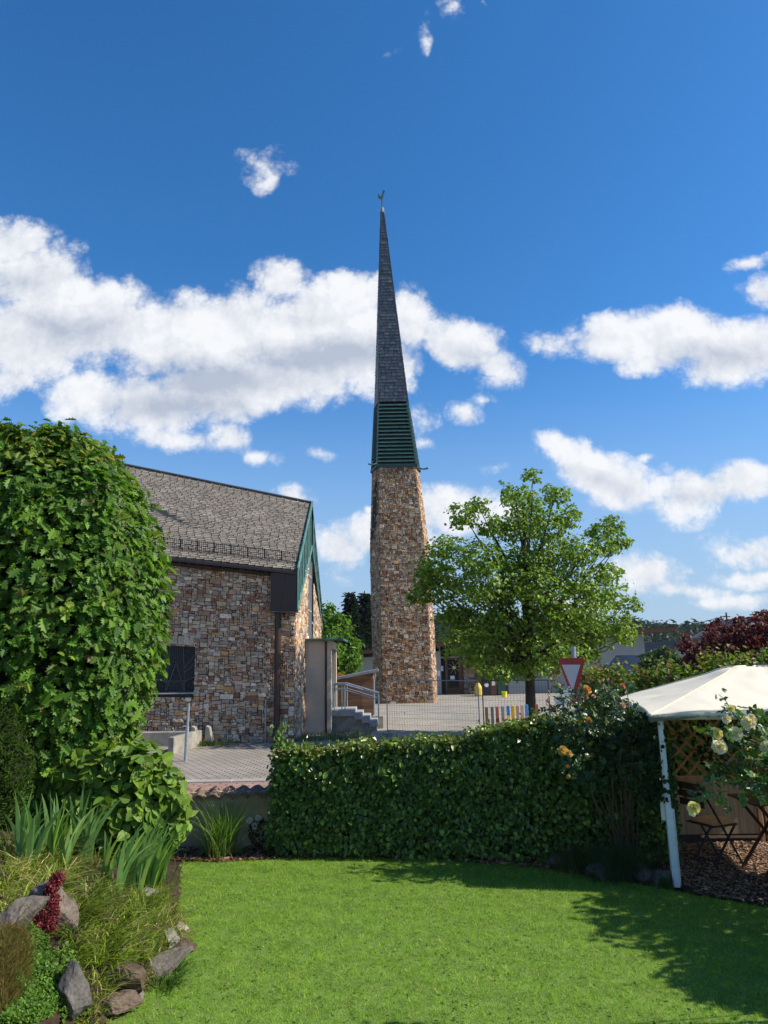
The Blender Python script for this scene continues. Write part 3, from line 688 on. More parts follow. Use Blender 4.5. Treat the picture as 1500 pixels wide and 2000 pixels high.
out = [(240, 82), (235, 100), (237, 116), (244, 127), (256, 129), (261, 133), (264, 138), (270, 137), (270, 130), (276, 118), (279, 100), (284, 82), (284, 72), (292, 67), (286, 64), (288, 57), (282, 59), (280, 53), (277, 60), (272, 62), (271, 72), (268, 90), (260, 104), (252, 108), (247, 103), (247, 92)]
sc_ = (1 / 3.225) * (ty / FPX) * .93
ro = MB(); pts = [(tx + (x - 267) * sc_ * 1.0, ty - .025, vz + (140 - y) * sc_) for x, y in out]
ro.prism(pts, (0, .05, 0)); ro.build('weathercock', M['copper'], tw)
# ------------------------------------------------------------------ stairs, handrails, shed
Ys = 27.6
sx0 = U(645, 1400, Ys)[0]; zt = 1.02
edges = [U(x, 1400, Ys)[0] for x in (645, 692, 706, 721, 736)]
tops = [U(668, 1386, Ys)[2], U(700, 1392, Ys)[2], U(714, 1399, Ys)[2], U(728, 1406, Ys)[2]]
stt = thing('entrance_steps', 'grey stone entrance steps leading up to the church door', 'steps', (edges[0], Ys, 0))
cb, tr = MB(), MB()
for i in range(4):
    a, b = edges[i], edges[i + 1]
    slab = .24
    cb.box(((a + b) / 2, Ys + .9, (tops[i] - slab) / 2), (b - a - .004, 1.75, tops[i] - slab))
    tr.bbox(((a + b) / 2 + .02, Ys + .88, tops[i] - slab / 2), (b - a + .03, 1.9, slab - .004), 0, .015)
    if i < 3: tr.bbox(((b) + .012 + .03, Ys + .88, tops[i] - slab - .11), (.05, 1.86, .2), 0, .005)
cb.build('base', M['concrete'], stt); tr.build('tread', M['step_stone'], stt)
for k, (yy, lab) in enumerate(((Ys + .1, 'nearer grey tubular handrail on the church steps'), (Ys + 1.6, 'farther grey tubular handrail on the church steps, against the shed'))):
    h = thing('handrail', lab, 'handrail', (edges[1], yy, 0), 'handrails of the church steps')
    xs = [edges[0] - .1, edges[1] - .35, edges[3] + .2]
    zs = [tops[0], tops[0], tops[2]]
    for off, nm in ((.92, 'top_rail'), (.72, 'lower_rail')):
        t = MB(); t.tube([(xs[0], yy, zs[0] + off), (xs[1], yy, zs[1] + off), (xs[2] + .15, yy, tops[3] + off), (xs[2] + .15, yy, tops[3] + off - .06)], .026 if off > .8 else .018, 8); t.build(nm, M['galv'], h)
    for x, z in ((xs[0] + .25, tops[0]), (xs[1], tops[0]), (xs[1] - .12, tops[0]), (xs[2] + .15, tops[3])):
        t = MB(); zz = z + (.92 if x <= xs[1] + .01 else .86); t.tube([(x, yy, z), (x, yy, zz)], .022, 8); t.build('post', M['galv'], h)
Yd = 31.5
dx0, dx1 = U(650, 1360, Yd)[0], U(729, 1360, Yd)[0]
dzl, dzr = U(655, 1328, Yd)[2], U(737, 1310, Yd)[2]
shd = thing('wooden_shed', 'small brown board shed with a pale sloping roof beside the tower', 'shed', (dx0, Yd, 0))
s = MB(); s.prism([(dx0, Yd, 0), (dx1, Yd, 0), (dx1, Yd, dzr - .06), (dx0, Yd, dzl - .06)], (0, 2.2, 0)); s.build('board_wall', M['shed_wood'], shd)
s = MB(); s.hexa([(dx0 - .2, Yd - .25, dzl - .06), (dx1 + .22, Yd - .25, dzr - .04), (dx1 + .22, Yd + 2.4, dzr - .04), (dx0 - .2, Yd + 2.4, dzl - .06), (dx0 - .2, Yd - .25, dzl + .04), (dx1 + .22, Yd - .25, dzr + .07), (dx1 + .22, Yd + 2.4, dzr + .07), (dx0 - .2, Yd + 2.4, dzl + .04)]); s.build('roof', M['zinc'], shd)
s = MB(); s.tube([(dx1 + .1, Yd - .12, dzr - .05), (dx1 + .04, Yd - .08, dzr - .5), (dx1 + .04, Yd - .08, 0)], .035, 8); s.build('downpipe', M['galv'], shd)
s = MB(); c = U(738, 1400, 28.9); s.bbox((c[0], 28.9, .24), (.42, .5, .48), .05, .02)
o = s.build('concrete_block', M['concrete']); tag(o, 'square concrete block standing on the paving right of the church steps', 'block')
# drain cover: pale patch in the plaza
s = MB(); c = G(808, 1393); s.bbox((c[0], c[1], .008), (.9, 1.6, .03), 0, .01); o = s.build('drain_cover', M['kerb']); tag(o, 'pale rectangular drain cover lying in the plaza paving behind the mesh fence', 'drain cover')
# ------------------------------------------------------------------ temporary mesh fence
def fence_panel(p0, p1, h, label, nm='mesh_fence'):
    p0, p1 = np.array([*p0, .13]), np.array([*p1, .13]); L = np.linalg.norm(p1 - p0); d = (p1 - p0) / L
    t = thing(nm, label, 'fence', tuple(p0), 'temporary mesh fence panels')
    up = np.array([0, 0, 1.0])
    f = MB()
    for a, b in ((p0, p0 + up * h), (p1, p1 + up * h)): f.tube([a - up * .1, b], .019, 8)
    for a, b in ((p0 + up * h, p1 + up * h), (p0 + up * .06, p1 + up * .06)): f.tube([a, b], .015, 8)
    f.build('frame', M['dark_steel' if 'second' in label else 'galv'], t)
    m = MB(); n = int(L / .1)
    for i in range(1, n): q = p0 + d * L * i / n; m.bar(q + up * .06, q + up * h, .0042, .0042)
    for i in range(1, 8): m.bar(p0 + up * (.06 + (h - .06) * i / 8), p1 + up * (.06 + (h - .06) * i / 8), .005, .005)
    m.build('wire_mesh', M['dark_steel'], t)
    return p0, p1
f0 = G(757, 1437); f1 = np.array([*(G(938, 1446)[:2]), 0])
fh = U(757, 1329, f0[1])[2] - .13
fence_panel(f0[:2], f1[:2], fh, 'left panel of the thin wire mesh fence, in front of the tower')
f2 = f1 + (.13, -.1, 0); f3 = f2 + (2.0, -.75, 0)
fence_panel(f2[:2], f3[:2], fh, 'second panel of the wire mesh fence, behind the coloured pickets')
for k, (q, lab) in enumerate(((f0, 'concrete foot block under the left end of the mesh fence'), ((f1 + f2) / 2, 'concrete foot block where the two mesh fence panels meet'), (f3, 'concrete foot block under the right end of the mesh fence'))):
    s = MB(); s.bbox((q[0] - .02, q[1], .065), (.3, .62, .13), -.1, .03); o = s.build('fence_foot', M['concrete']); tag(o, lab, 'fence foot', 'concrete feet of the mesh fence')
# ------------------------------------------------------------------ painted pickets
PK = [(950, 'plain brown wooden picket, leftmost of the painted pickets', [(.25, .13, .06)]), (961, 'grey weathered picket second from the left', [(.2, .19, .17)]),
      (970.5, 'picket painted dark red and black, between grey and green ones', [(.06, .03, .03), (.35, .06, .05), (.1, .02, .02), (.45, .15, .1)]), (981.5, 'picket painted grey above and green below', [(.04, .3, .16), (.05, .35, .2), (.5, .1, .08), (.26, .26, .25)]),
      (992, 'yellow picket with a blue tip', [(.25, .1, .4), (.7, .5, .03), (.75, .55, .05), (.75, .55, .05), (.05, .2, .55)]), (1001.5, 'plain yellow picket without any coloured tip', [(.8, .5, .03)]),
      (1010.5, 'pale pink painted picket', [(.65, .3, .22), (.7, .42, .3), (.65, .35, .25)]), (1019.5, 'picket with a red and white pattern', [(.6, .2, .14), (.65, .45, .35), (.6, .18, .1), (.6, .4, .3)]),
      (1028, 'orange picket with a blue tip, left of the linden trunk', [(.6, .35, .2), (.65, .3, .1), (.6, .3, .15), (.1, .3, .6)]), (1048, 'orange brown picket right of the linden trunk', [(.5, .2, .08), (.55, .25, .1), (.45, .16, .08)])]
YP = 20.6
for px, lab, cs in PK:
    a = U(px, 1381 - (px - 950) * .06, YP); s = MB(); n = len(cs); h = a[2]
    for i, c in enumerate(cs): s.bbox((a[0], YP, h * (i + .5) / n), (.085, .06, h / n), random.uniform(-.1, .1), .006, c)
    o = s.build('painted_picket', M['paint']); tag(o, lab, 'picket', 'painted pickets on the plaza')
# ------------------------------------------------------------------ parish hall behind the tower
YH = 55.0
hx = lambda px: U(px, 1300, YH)[0]
hl = thing('parish_hall', 'long low grey hall with a sloping brown roof edge behind the tower and linden', 'building', (4, YH, 0))
zl, zr = U(676, 1287, YH)[2], U(1292, 1236, YH)[2]
xa, xb = hx(676), hx(1288)
s = MB(); s.prism([(xa, YH, 0), (hx(861), YH, 0), (hx(861), YH, zl + (zr - zl) * .3), (xa, YH, zl)], (0, 9, 0)); s.prism([(hx(990), YH, 0), (xb - 1.0, YH, 0), (xb - 1.0, YH, zr - .1), (hx(990), YH, zl + (zr - zl) * .5)], (0, 9, 0))
s.prism([(hx(861), YH + 3, 0), (hx(990), YH + 3, 0), (hx(990), YH + 3, 3.9), (hx(861), YH + 3, 3.6)], (0, 6, 0)); s.build('wall', M['plaster_grey'], hl)
s = MB()
def roofz(x): 
    t = (x - xa) / (xb - xa); return zl + (zr - zl) * (t ** .6)
xs = np.linspace(xa - .6, xb + 1.2, 12)
for a, b in zip(xs[:-1], xs[1:]):
    za, zb = roofz(max(a, xa)) + .05, roofz(max(b, xa)) + .05
    s.hexa([(a, YH - 1.2, za), (b, YH - 1.2, zb), (b, YH + 9.5, zb), (a, YH + 9.5, za), (a, YH - 1.2, za + .28), (b, YH - 1.2, zb + .28), (b, YH + 9.5, zb + .28), (a, YH + 9.5, za + .28)])
rr = s.build('roof', M['wood_brown'], hl)
s = MB()
for a, b in zip(xs[:-1], xs[1:]): s.hexa([(a, YH - 1.25, roofz(max(a, xa)) + .335), (b, YH - 1.25, roofz(max(b, xa)) + .335), (b, YH + 9.6, roofz(max(b, xa)) + .335), (a, YH + 9.6, roofz(max(a, xa)) + .335), (a, YH - 1.25, roofz(max(a, xa)) + .4), (b, YH - 1.25, roofz(max(b, xa)) + .4), (b, YH + 9.6, roofz(max(b, xa)) + .4), (a, YH + 9.6, roofz(max(a, xa)) + .4)])
s.build('roof_covering', M['copper_dark'], rr)
s = MB(); s.add([(hx(861), YH + 1, 0), (hx(935), YH + 1, 0), (hx(935), YH + 1, 3.7), (hx(861), YH + 1, 3.6)], [[0, 1, 2, 3]]); gl = s.build('glass_front', M['glass_dark'], hl)
s = MB()
for px in (861.5, 873, 914): s.bar((hx(px), YH + .95, 0), (hx(px), YH + .95, 3.65), .09, .08)
s.bar((hx(861), YH + .95, U(870, 1284, YH)[2]), (hx(935), YH + .95, U(870, 1284, YH)[2] + .05), .1, .1); s.build('frame', M['frame_grey'], gl)
s = MB(); s.bbox((hx(898), YH + .9, 1.35), (hx(923) - hx(873), .1, 2.7), 0, .02); dr = s.build('door', M['wood_brown'], hl)
s = MB(); s.box((hx(887), YH + .83, 1.5), (hx(899) - hx(878), .02, 2.1)); s.build('pane', M['glass_dark'], dr)
s = MB(); cc = U(887, 1304, YH + .8)
th = np.linspace(0, 2 * math.pi, 17)[:-1]
s.prism([(cc[0] + .13 * math.cos(a), YH + .8, cc[2] + .13 * math.sin(a)) for a in th], (0, .02, 0), (.85, .75, .15))
for a in th[::2] + .2: s.bar((cc[0] + .16 * math.cos(a), YH + .805, cc[2] + .16 * math.sin(a)), (cc[0] + .48 * math.cos(a), YH + .805, cc[2] + .48 * math.sin(a)), .035, .015, (.75, .75, .6))
s.build('sun_decoration', M['plastic'], dr)
for px, py, wd, ht in ((886, 1324, .34, .27), (865, 1306, .2, .38), (857, 1315, .2, .4)):
    s = MB(); q = U(px, py, YH - .1); s.box((q[0], (YH + .8) if px > 870 else (YH + .85 if px > 861 else YH - .02), q[2]), (wd, .015, ht), 0, (.8, .82, .85)); s.build('paper_notice', M['plastic'], hl)
s = MB(); s.add([(hx(935), YH + 2.5, 0), (hx(985), YH + 2.5, 0), (hx(985), YH + 2.5, 3.6), (hx(935), YH + 2.5, 3.6)], [[0, 1, 2, 3]], (.62, .42, .13)); s.build('ochre_wall', M['plastic'], hl)
st2, m2 = MB(), MB(); rubble(st2, m2, [(hx(906), YH + .7, 0), (hx(934), YH + .7, 0), (hx(934), YH + .7, 2.9), (hx(906), YH + .7, 2.9)], cell=(.12, .1), seed=77, gain=.8)
sw = st2.build('stone_pier', M['stone'], hl); m2.build('mortar', M['mortar'], sw)
s = MB(); s.bbox((hx(1010), YH - .6, .5), (hx(1032) - hx(988), .3, 1.0), 0, .03); s.build('plinth_wall', M['plaster_grey'], hl)
# bins and bucket
YB = 52.3
def bin_(px, wd, h, c, label, logo=None):
    x = U(px, 1345, YB)[0]; t = thing('wheelie_bin', label, 'bin', (x, YB, 0), 'bins by the hall entrance')
    s = MB(); a, b = wd / 2 * .82, wd / 2
    s.hexa([(x - a, YB - .25, .05), (x + a, YB - .25, .05), (x + a, YB + .25, .05), (x - a, YB + .25, .05), (x - b, YB - .32, h), (x + b, YB - .32, h), (x + b, YB + .32, h), (x - b, YB + .32, h)], c); s.build('bin_body', M['plastic'], t)
    s = MB(); s.bbox((x, YB, h + .04), (wd + .06, .74, .09), 0, .03, tuple(np.array(c) * 1.2)); s.build('lid', M['plastic'], t)
    s = MB(); s.tube([(x - wd / 2 - .02, YB + .25, .1), (x + wd / 2 + .02, YB + .25, .1)], .1, 10, (.02, .02, .02)); s.build('wheel', M['plastic'], t)
    if logo:
        s = MB(); s.prism([(x + .16 * math.cos(q), YB - .33, h * .62 + .16 * math.sin(q)) for q in np.linspace(math.pi * .95, math.pi * 2.05, 12)] + [(x + .1, YB - .33, h * .7), (x - .1, YB - .33, h * .7)], (0, .02, 0), (.75, .78, .8)); s.build('logo', M['plastic'], t)
    elif logo is not None:
        s = MB(); s.box((x, YB - .325, h * .7), (.24, .02, .3), 0, (.75, .7, .68)); s.build('sticker', M['plastic'], t)
bin_(949.5, .6, 1.22, (.02, .03, .06), 'dark blue wheelie bin with a round white mark', True)
bin_(963, .5, 1.22, (.13, .06, .045), 'brown wheelie bin with a pale sticker between blue and green bins', False)
bin_(978.5, .66, 1.3, (.03, .10, .06), 'green wheelie bin, rightmost in the row by the hall')
s = MB(); x = U(934, 1340, 51.5)[0]; s.tube([(x, 51.5, 0), (x, 51.5, .12), (x + .02, 51.5, .45), (x - .02, 51.5, .62), (x, 51.5, .85), (x + .03, 51.5, .92)], [.22, .30, .28, .27, .15, .05], 12, (.62, .46, .05))
o = s.build('yellow_sack', M['plastic']); tag(o, 'bulging yellow refuse sack beside the hall door', 'sack')
s = MB(); q = G(985.5, 1361.5); s.tube([(q[0], q[1], 0), (q[0], q[1], .34)], [.15, .19], 14, (.85, .75, .03)); s.tube([(q[0], q[1], .33), (q[0], q[1], .36)], [.205, .205], 14, (.85, .75, .03)); o = s.build('bucket', M['plastic']); tag(o, 'small yellow bucket standing alone on the plaza', 'bucket')
# playground roof behind the shed
c = U(664, 1319, 40)
t = thing('play_house', 'orange roofed play house peeping over the shed', 'play house', (c[0], 40, 0))
s = MB(); s.prism([(c[0] - .75, 39.5, c[2] - .25), (c[0] + .75, 39.5, c[2] - .25), (c[0], 39.5, c[2] + .2)], (0, 1.6, 0), (.75, .3, .03)); s.build('roof', M['plastic'], t)
s = MB()
for dx in (-.6, .6):
    for dy in (39.6, 40.9): s = MB(); s.tube([(c[0] + dx, dy, 0), (c[0] + dx, dy, c[2] - .2)], .05, 8, (.5, .3, .12)); s.build('post', M['plastic'], t)
# ------------------------------------------------------------------ bollard post, kerb pieces by the church wall
b = U(362, 1487, 20.3)
t = thing('steel_post', 'thin galvanised steel post with a sleeve in the street by the church', 'post', (b[0], 20.3, 0))
s = MB(); s.tube([(b[0], 20.3, 0), (b[0] + .02, 20.3, .9)], .047, 10); s.build('sleeve', M['galv'], t)
s = MB(); s.tube([(b[0] + .02, 20.3, .88), (b[0] + .035, 20.3, U(364, 1374, 20.3)[2])], .036, 10); s.build('tube', M['galv'], t)
x = U(357, 1460, 22.6)[0]
s = MB(); s.bbox((x, 22.9, .24), (.18, 2.2, .48), -.12, .015); o = s.build('kerb_slab', M['concrete']); tag(o, 'low concrete slab on edge behind the steel post', 'slab')
for px, lab, fl in ((379, 'left one of two leaning triangular concrete supports at the church wall', 1), (407, 'right one of two leaning triangular concrete supports at the church wall', 1)):
    q = U(px, 1450, 24.0); s = MB(); s.prism([(q[0] - .14, 24.0, 0), (q[0] + .14, 24.0, 0), (q[0] + .0, 24.0, .55), (q[0] - .1, 24.0, .6)], (0, .3, 0)); o = s.build('concrete_support', M['concrete']); tag(o, lab, 'support', 'concrete supports at the church wall')
q = U(340, 1450, 24.1); s = MB(); s.bbox((q[0] - .5, 24.1, .22), (2.2, .3, .44), 0, .02); o = s.build('low_wall', M['concrete']); tag(o, 'low concrete wall in front of the church below the leaded window', 'low wall')
# ------------------------------------------------------------------ road sign and tilted plate
YSg = 13.2
ctr = U(1117, 1322, YSg)
yaw = math.radians(-73)                    # sign normal, turned to the left of the camera
nx = np.array([math.sin(yaw), -math.cos(yaw), 0]); rt = np.array([math.cos(yaw), math.sin(yaw), 0]); upz = np.array([0, 0, 1.0])
t = thing('give_way_sign', 'red and white triangular give way sign on a grey pole among the roses', 'traffic sign', (ctr[0], YSg, 0))
top = U(1117, 1285, YSg)[2]; bot = top - .80
def tri(hw, z1, z0, r, d):
    P = [np.array([-hw, z1]), np.array([hw, z1]), np.array([0, z0])]; out_ = []
    for i in range(3):
        a, b_, c_ = P[i - 1], P[i], P[(i + 1) % 3]
        u, v = (a - b_) / np.linalg.norm(a - b_), (c_ - b_) / np.linalg.norm(c_ - b_)
        p0, p1 = b_ + u * r, b_ + v * r
        for k in np.linspace(0, 1, 5): out_.append((1 - k) ** 2 * p0 + 2 * k * (1 - k) * b_ + k * k * p1)
    base = np.array([ctr[0], YSg, 0])
    return [base + rt * q[0] + upz * q[1] + nx * d for q in out_]
s = MB(); s.prism(tri(.46, top, bot, .07, .0), -nx * .02); pl = s.build('plate', M['red_paint'], t)
s = MB(); s.prism(tri(.315, top - .12, bot + .21, .02, .006), -nx * .004); s.build('white_field', M['sign_white'], pl)
pp = np.array([ctr[0], YSg, 0]) - nx * .07
s = MB(); s.tube([pp, pp + upz * (top + .14)], .045, 12); s.tube([pp + upz * (top + .14), pp + upz * (top + .2)], .05, 12); s.build('pole', M['galv'], t)
q = U(1101, 1362, 12.0)
t = thing('tilted_plate', 'small white plate tilted among the rose leaves beside the give way sign', 'sign plate', (q[0], 12.0, 0))
s = MB(); a, b = U(1086, 1374, 12.0), U(1117, 1348, 12.0); s.bar(a, b, .02, .17, up=(0, -.3, 1)); pl = s.build('plate', M['white_sheet'], t)
s = MB(); d = np.array([0, -.012, 0]); s.bar(a * .7 + b * .3 + d, a * .4 + b * .6 + d, .006, .02, up=(0, -.3, 1)); s.build('red_line', M['red_paint'], pl)
s = MB(); s.tube([(q[0], 12.02, 0), (q[0], 12.02, q[2])], .025, 8); s.build('pole', M['galv'], t)
# thin pole right of the trunk
# ------------------------------------------------------------------ garden wall with clay tiles
t = thing('garden_wall', 'low old rendered garden wall with wavy clay coping tiles behind the ornamental grass', 'wall', (-2.4, 11.1, 0))
wz = U(430, 1553, 11.0)[2]
s = MB(); n = 60
s.hexa([(-9, 11.0, -.05), (2.4, 11.0, -.05), (2.4, 11.25, -.05), (-9, 11.25, -.05), (-9, 11.0, wz - .03), (2.4, 11.0, wz + .1), (2.4, 11.25, wz + .1), (-9, 11.25, wz - .03)]); s.build('wall_body', M['wall_render'], t)
s = MB(); xs = np.linspace(-9, 2.4, 500); ws = .205
zz = wz + .02 + (xs + 2.6) * .02 + .028 * np.abs(np.sin(xs * math.pi / ws)) * 2 - .02 + rng.normal(0, .002, 500)
ys = [10.92, 11.12, 11.36]
P = np.array([[[x, y, z + h] for x, z in zip(xs, zz)] for y, h in zip(ys, (-.03, .05, -.03))]); P2 = P.copy(); P2[..., 2] -= .022
m_ = 500
F = [[r * m_ + i, r * m_ + i + 1, (r + 1) * m_ + i + 1, (r + 1) * m_ + i] for r in range(2) for i in range(m_ - 1)]
s.add(P.reshape(-1, 3), F); s.add(P2.reshape(-1, 3), [f[::-1] for f in F]); s.add(np.vstack([P2[0], P[0]]), [[i, i + 1, m_ + i + 1, m_ + i] for i in range(m_ - 1)])
s.build('coping_tiles', M['tile_clay'], t)
# ------------------------------------------------------------------ gazebo with chair, table, privacy panels
TH = math.radians(10); fl = np.array([3.27, 8.87, 0]); ux = np.array([math.cos(TH), -math.sin(TH), 0]); uy = np.array([math.sin(TH), math.cos(TH), 0]); GW, GD = 3.0, 2.85
EZ = 1.97
gz = thing('gazebo', 'cream canvas gazebo with white posts at the right side of the lawn', 'gazebo', tuple(fl))
gc = fl + ux * GW / 2 + uy * GD / 2; PKZ = 2.44
s = MB(); n = 48
aa = np.linspace(-1, 1, n + 1)
A2, B2 = np.meshgrid(aa, aa, indexing='ij'); R2 = np.maximum(np.abs(A2), np.abs(B2))
r2 = np.random.default_rng(9)
ang = np.arctan2(B2, A2)
RP = (np.abs(A2) ** 7 + np.abs(B2) ** 7) ** (1 / 7)
TT = np.clip((1 - RP) / .88, -.12, 1); TT = np.where(TT > .8, .8 + .2 * np.sin((TT - .8) / .2 * math.pi / 2) * .9, TT)
Hh = EZ + (PKZ - EZ) * TT
Hh += .014 * np.sin(7 * ang + 3 * R2) * R2 * (1 - R2) * 3 - .05 * np.abs(np.sin(2 * ang)) ** .5 * 0
flat = np.minimum(np.abs(A2), np.abs(B2)) / np.maximum(R2, 1e-6)
Hh -= .09 * (1 - flat ** 2) * (R2 * (1 - R2)) * 2.2       # cloth sags between the ribs
Hh += np.array([[mnoise.noise(Vector((a * 3, b * 3, 1.7))) * .014 + mnoise.noise(Vector((a * 9 + b * 3, b * 2, 4.7))) * .008 for b in aa] for a in aa]) * R2
X = gc[None, None] + ux * (A2 * (GW / 2 + .12))[..., None] + uy * (B2 * (GD / 2 + .12))[..., None]; X[..., 2] = Hh
s.add(X.reshape(-1, 3), [[i * (n + 1) + j, (i + 1) * (n + 1) + j, (i + 1) * (n + 1) + j + 1, i * (n + 1) + j + 1] for i in range(n) for j in range(n)])
ring = [X[i, 0] for i in range(n)] + [X[n, j] for j in range(n)] + [X[n - i, n] for i in range(n)] + [X[0, n - j] for j in range(n)]
ring = np.array(ring); k = len(ring)
dr_ = ring.copy(); wob = .012 * np.sin(np.arange(k) * .9) + r2.normal(0, .004, k)
outd = ring - gc; outd[:, 2] = 0; outd /= np.linalg.norm(outd, axis=1)[:, None]
mid = ring + outd * .02 - (0, 0, .022); dr_ = ring + outd * (.015 + wob)[:, None] - (0, 0, .088); dr_[:, 2] += wob * .5
s.add(np.vstack([ring, mid, dr_]), [[q * k + i, q * k + (i + 1) % k, (q + 1) * k + (i + 1) % k, (q + 1) * k + i] for q in range(2) for i in range(k)])
def canvas_extra(nn, c, oc):
    sp = nn.n('ShaderNodeSeparateXYZ', ins={0: oc}); nz = nn.n('ShaderNodeTexNoise', ins={'Vector': oc, 'Scale': 9.0, 'Detail': 8.0, 'Roughness': .7})
    low = nn.smooth(nn.math('ADD', sp.outputs[2], nn.math('MULTIPLY', nz.outputs[0], .1)), EZ - .0, EZ - .05)      # mildew along the hem
    c = nn.mix(nn.math('MULTIPLY', low, .85), c, (.05, .055, .025))
    n2 = nn.n('ShaderNodeTexNoise', ins={'Vector': oc, 'Scale': 2.2, 'Detail': 5.0})
    return nn.mix(nn.math('MULTIPLY', nn.smooth(n2.outputs[0], .60, .72), .35), c, (.42, .36, .22))
M['canvas'] = material('cream_canvas', (.80, .73, .58), .8, spec=.2, noise=3, var=.05, extra=canvas_extra, transl=.12, bump=.35, bscale=3.5)
cano = s.build('canopy', M['canvas'], gz, smooth=True)
s = MB()                                                 # welted seams along the four hips and round the hem
for ca, cb_ in ((0, 0), (n, 0), (0, n), (n, n)):
    idx_ = [(int(round(ca + (n / 2 - ca) * t_)), int(round(cb_ + (n / 2 - cb_) * t_))) for t_ in np.linspace(0, .96, 24)]
    s.tube([X[i_, j_] + (0, 0, .006) for i_, j_ in idx_], .011, 6)
s.tube([*(ring - (0, 0, .012) + outd * .006), ring[0] - (0, 0, .012) + outd[0] * .006], .008, 6)
s.build('seams', M['canvas'], cano, smooth=True)
def post(base, label=None):
    s = MB(); s.box(base + (0, 0, .98), (.055, .055, 1.9), -TH); s.box(base + (.033, -.0, .98), (.012, .03, 1.9), -TH); s.box(base + (.0, -.033, .98), (.03, .012, 1.9), -TH)
    s.bbox(base + (.012, -.01, .42), (.085, .085, .84), -TH, .01); s.box(base + (.06, -.01, .42), (.015, .04, .83), -TH); s.box(base + (.012, -.055, .42), (.035, .012, .83), -TH)
    return s.build('post', M['white_paint'], gz)
p1 = post(fl); post(fl + ux * GW); post(fl + uy * GD); post(fl + ux * GW + uy * GD)
s = MB()
for a, b in ((fl, fl + ux * GW), (fl, fl + uy * GD), (fl + uy * GD, fl + ux * GW + uy * GD), (fl + ux * GW, fl + ux * GW + uy * GD)): s.tube([a + (0, 0, 1.86), b + (0, 0, 1.86)], .02, 6)
for a in (fl, fl + ux * GW, fl + uy * GD, fl + ux * GW + uy * GD): s.tube([a + (0, 0, 1.87), np.array([gc[0], gc[1], PKZ - .07])], .018, 6)
s.build('frame', M['white_paint'], gz)
e = U(1289, 1573, 8.95); s = MB(); s.bbox((e[0] + .055, 8.96, e[2]), (.09, .05, .33), -.4, .012); o = s.build('junction_box', M['white_paint']); tag(o, 'flat white box fixed to the left gazebo post', 'box')
# privacy panels
YPn = 10.75
pa, pb_ = U(1306, 1650, YPn)[0], 7.2
zs_ = U(1370, 1520, YPn)[2]
for k in range(2):
    xa_, xb_ = (pa, pa + 1.35) if k == 0 else (pa + 1.38, pa + 3.2)
    t = thing('privacy_fence', ('left' if k == 0 else 'right') + ' wooden privacy panel with lattice top, behind the ' + ('folding chair' if k == 0 else 'folding table'), 'fence panel', (xa_, YPn, 0), 'wooden privacy panels under the gazebo')
    s = MB(); s.bbox(((xa_ + xb_) / 2, YPn, (zs_ + .12) / 2), (xb_ - xa_, .035, zs_ - .12), 0, .005); s.build('board_panel', M['panel'], t)
    s = MB()
    for z in (zs_ + .0, zs_ + .97): s.bbox(((xa_ + xb_) / 2, YPn - .01, z), (xb_ - xa_, .06, .07), 0, .006)
    for x in (xa_ + .03, xb_ - .03): s.bbox((x, YPn - .012, zs_ / 2 + .5), (.06, .064, zs_ + .98), 0, .006)
    s.build('frame', M['lattice'], t)
    s = MB(); W_ = xb_ - xa_; H_ = .94; stp = .215
    for sg_ in (1, -1):
        for i in np.arange(-H_, W_ + H_, stp):
            x0_, z0_ = i, 0.0; x1_, z1_ = i + H_, H_
            if sg_ < 0: x0_, x1_ = i + H_, i
            lo, hi = 0.0, 1.0
            dx_ = x1_ - x0_
            ta, tb = (0 - x0_) / dx_, (W_ - x0_) / dx_; lo, hi = max(lo, min(ta, tb)), min(hi, max(ta, tb))
            if hi - lo < .05: continue
            s.bar((xa_ + x0_ + dx_ * lo, YPn - .004 - sg_ * .007, zs_ + .03 + H_ * lo), (xa_ + x0_ + dx_ * hi, YPn - .004 - sg_ * .007, zs_ + .03 + H_ * hi), .011, .034, up=(0, 0, 1))
    s.build('lattice', M['lattice'], t)
p = MB(); p.add([(3.3, 8.6, .012), (5.4, 7.0, .012), (9, 6.6, .012), (9, 11.0, .012), (3.4, 11.0, .012)], [[0, 1, 2, 3, 4]]); structure(p, 'seating_floor', M['soil'])
s = MB(); nC = 26000; cx = rng.uniform(3.2, 7.5, nC); cy = rng.uniform(7.0, 10.7, nC); ok = inpoly(np.stack([cx, cy], 1), [(3.38, 8.55), (5.45, 7.1), (7.5, 6.9), (7.5, 10.7), (3.4, 10.7)]); cx, cy = cx[ok], cy[ok]; nC = len(cx)
th = rng.uniform(0, 6.28, nC); L_ = rng.uniform(.007, .022, nC); W2 = L_ * rng.uniform(.3, .6, nC)
dxy = np.stack([np.cos(th), np.sin(th), rng.normal(0, .25, nC)], 1); nxy = np.stack([-np.sin(th), np.cos(th), rng.normal(0, .25, nC)], 1); c0_ = np.stack([cx, cy, rng.uniform(.018, .035, nC)], 1)
V = np.stack([c0_ - dxy * L_[:, None] - nxy * W2[:, None], c0_ + dxy * L_[:, None] - nxy * W2[:, None], c0_ + dxy * L_[:, None] + nxy * W2[:, None], c0_ - dxy * L_[:, None] + nxy * W2[:, None]], 1).reshape(-1, 3)
tc_ = np.array([(.22, .12, .07), (.3, .19, .12), (.12, .06, .035), (.36, .26, .18)])[rng.integers(0, 4, nC)]
s.add(V, np.arange(nC * 4).reshape(-1, 4), tc_); structure(s, 'floor_chips', M['chips'], 'stuff')
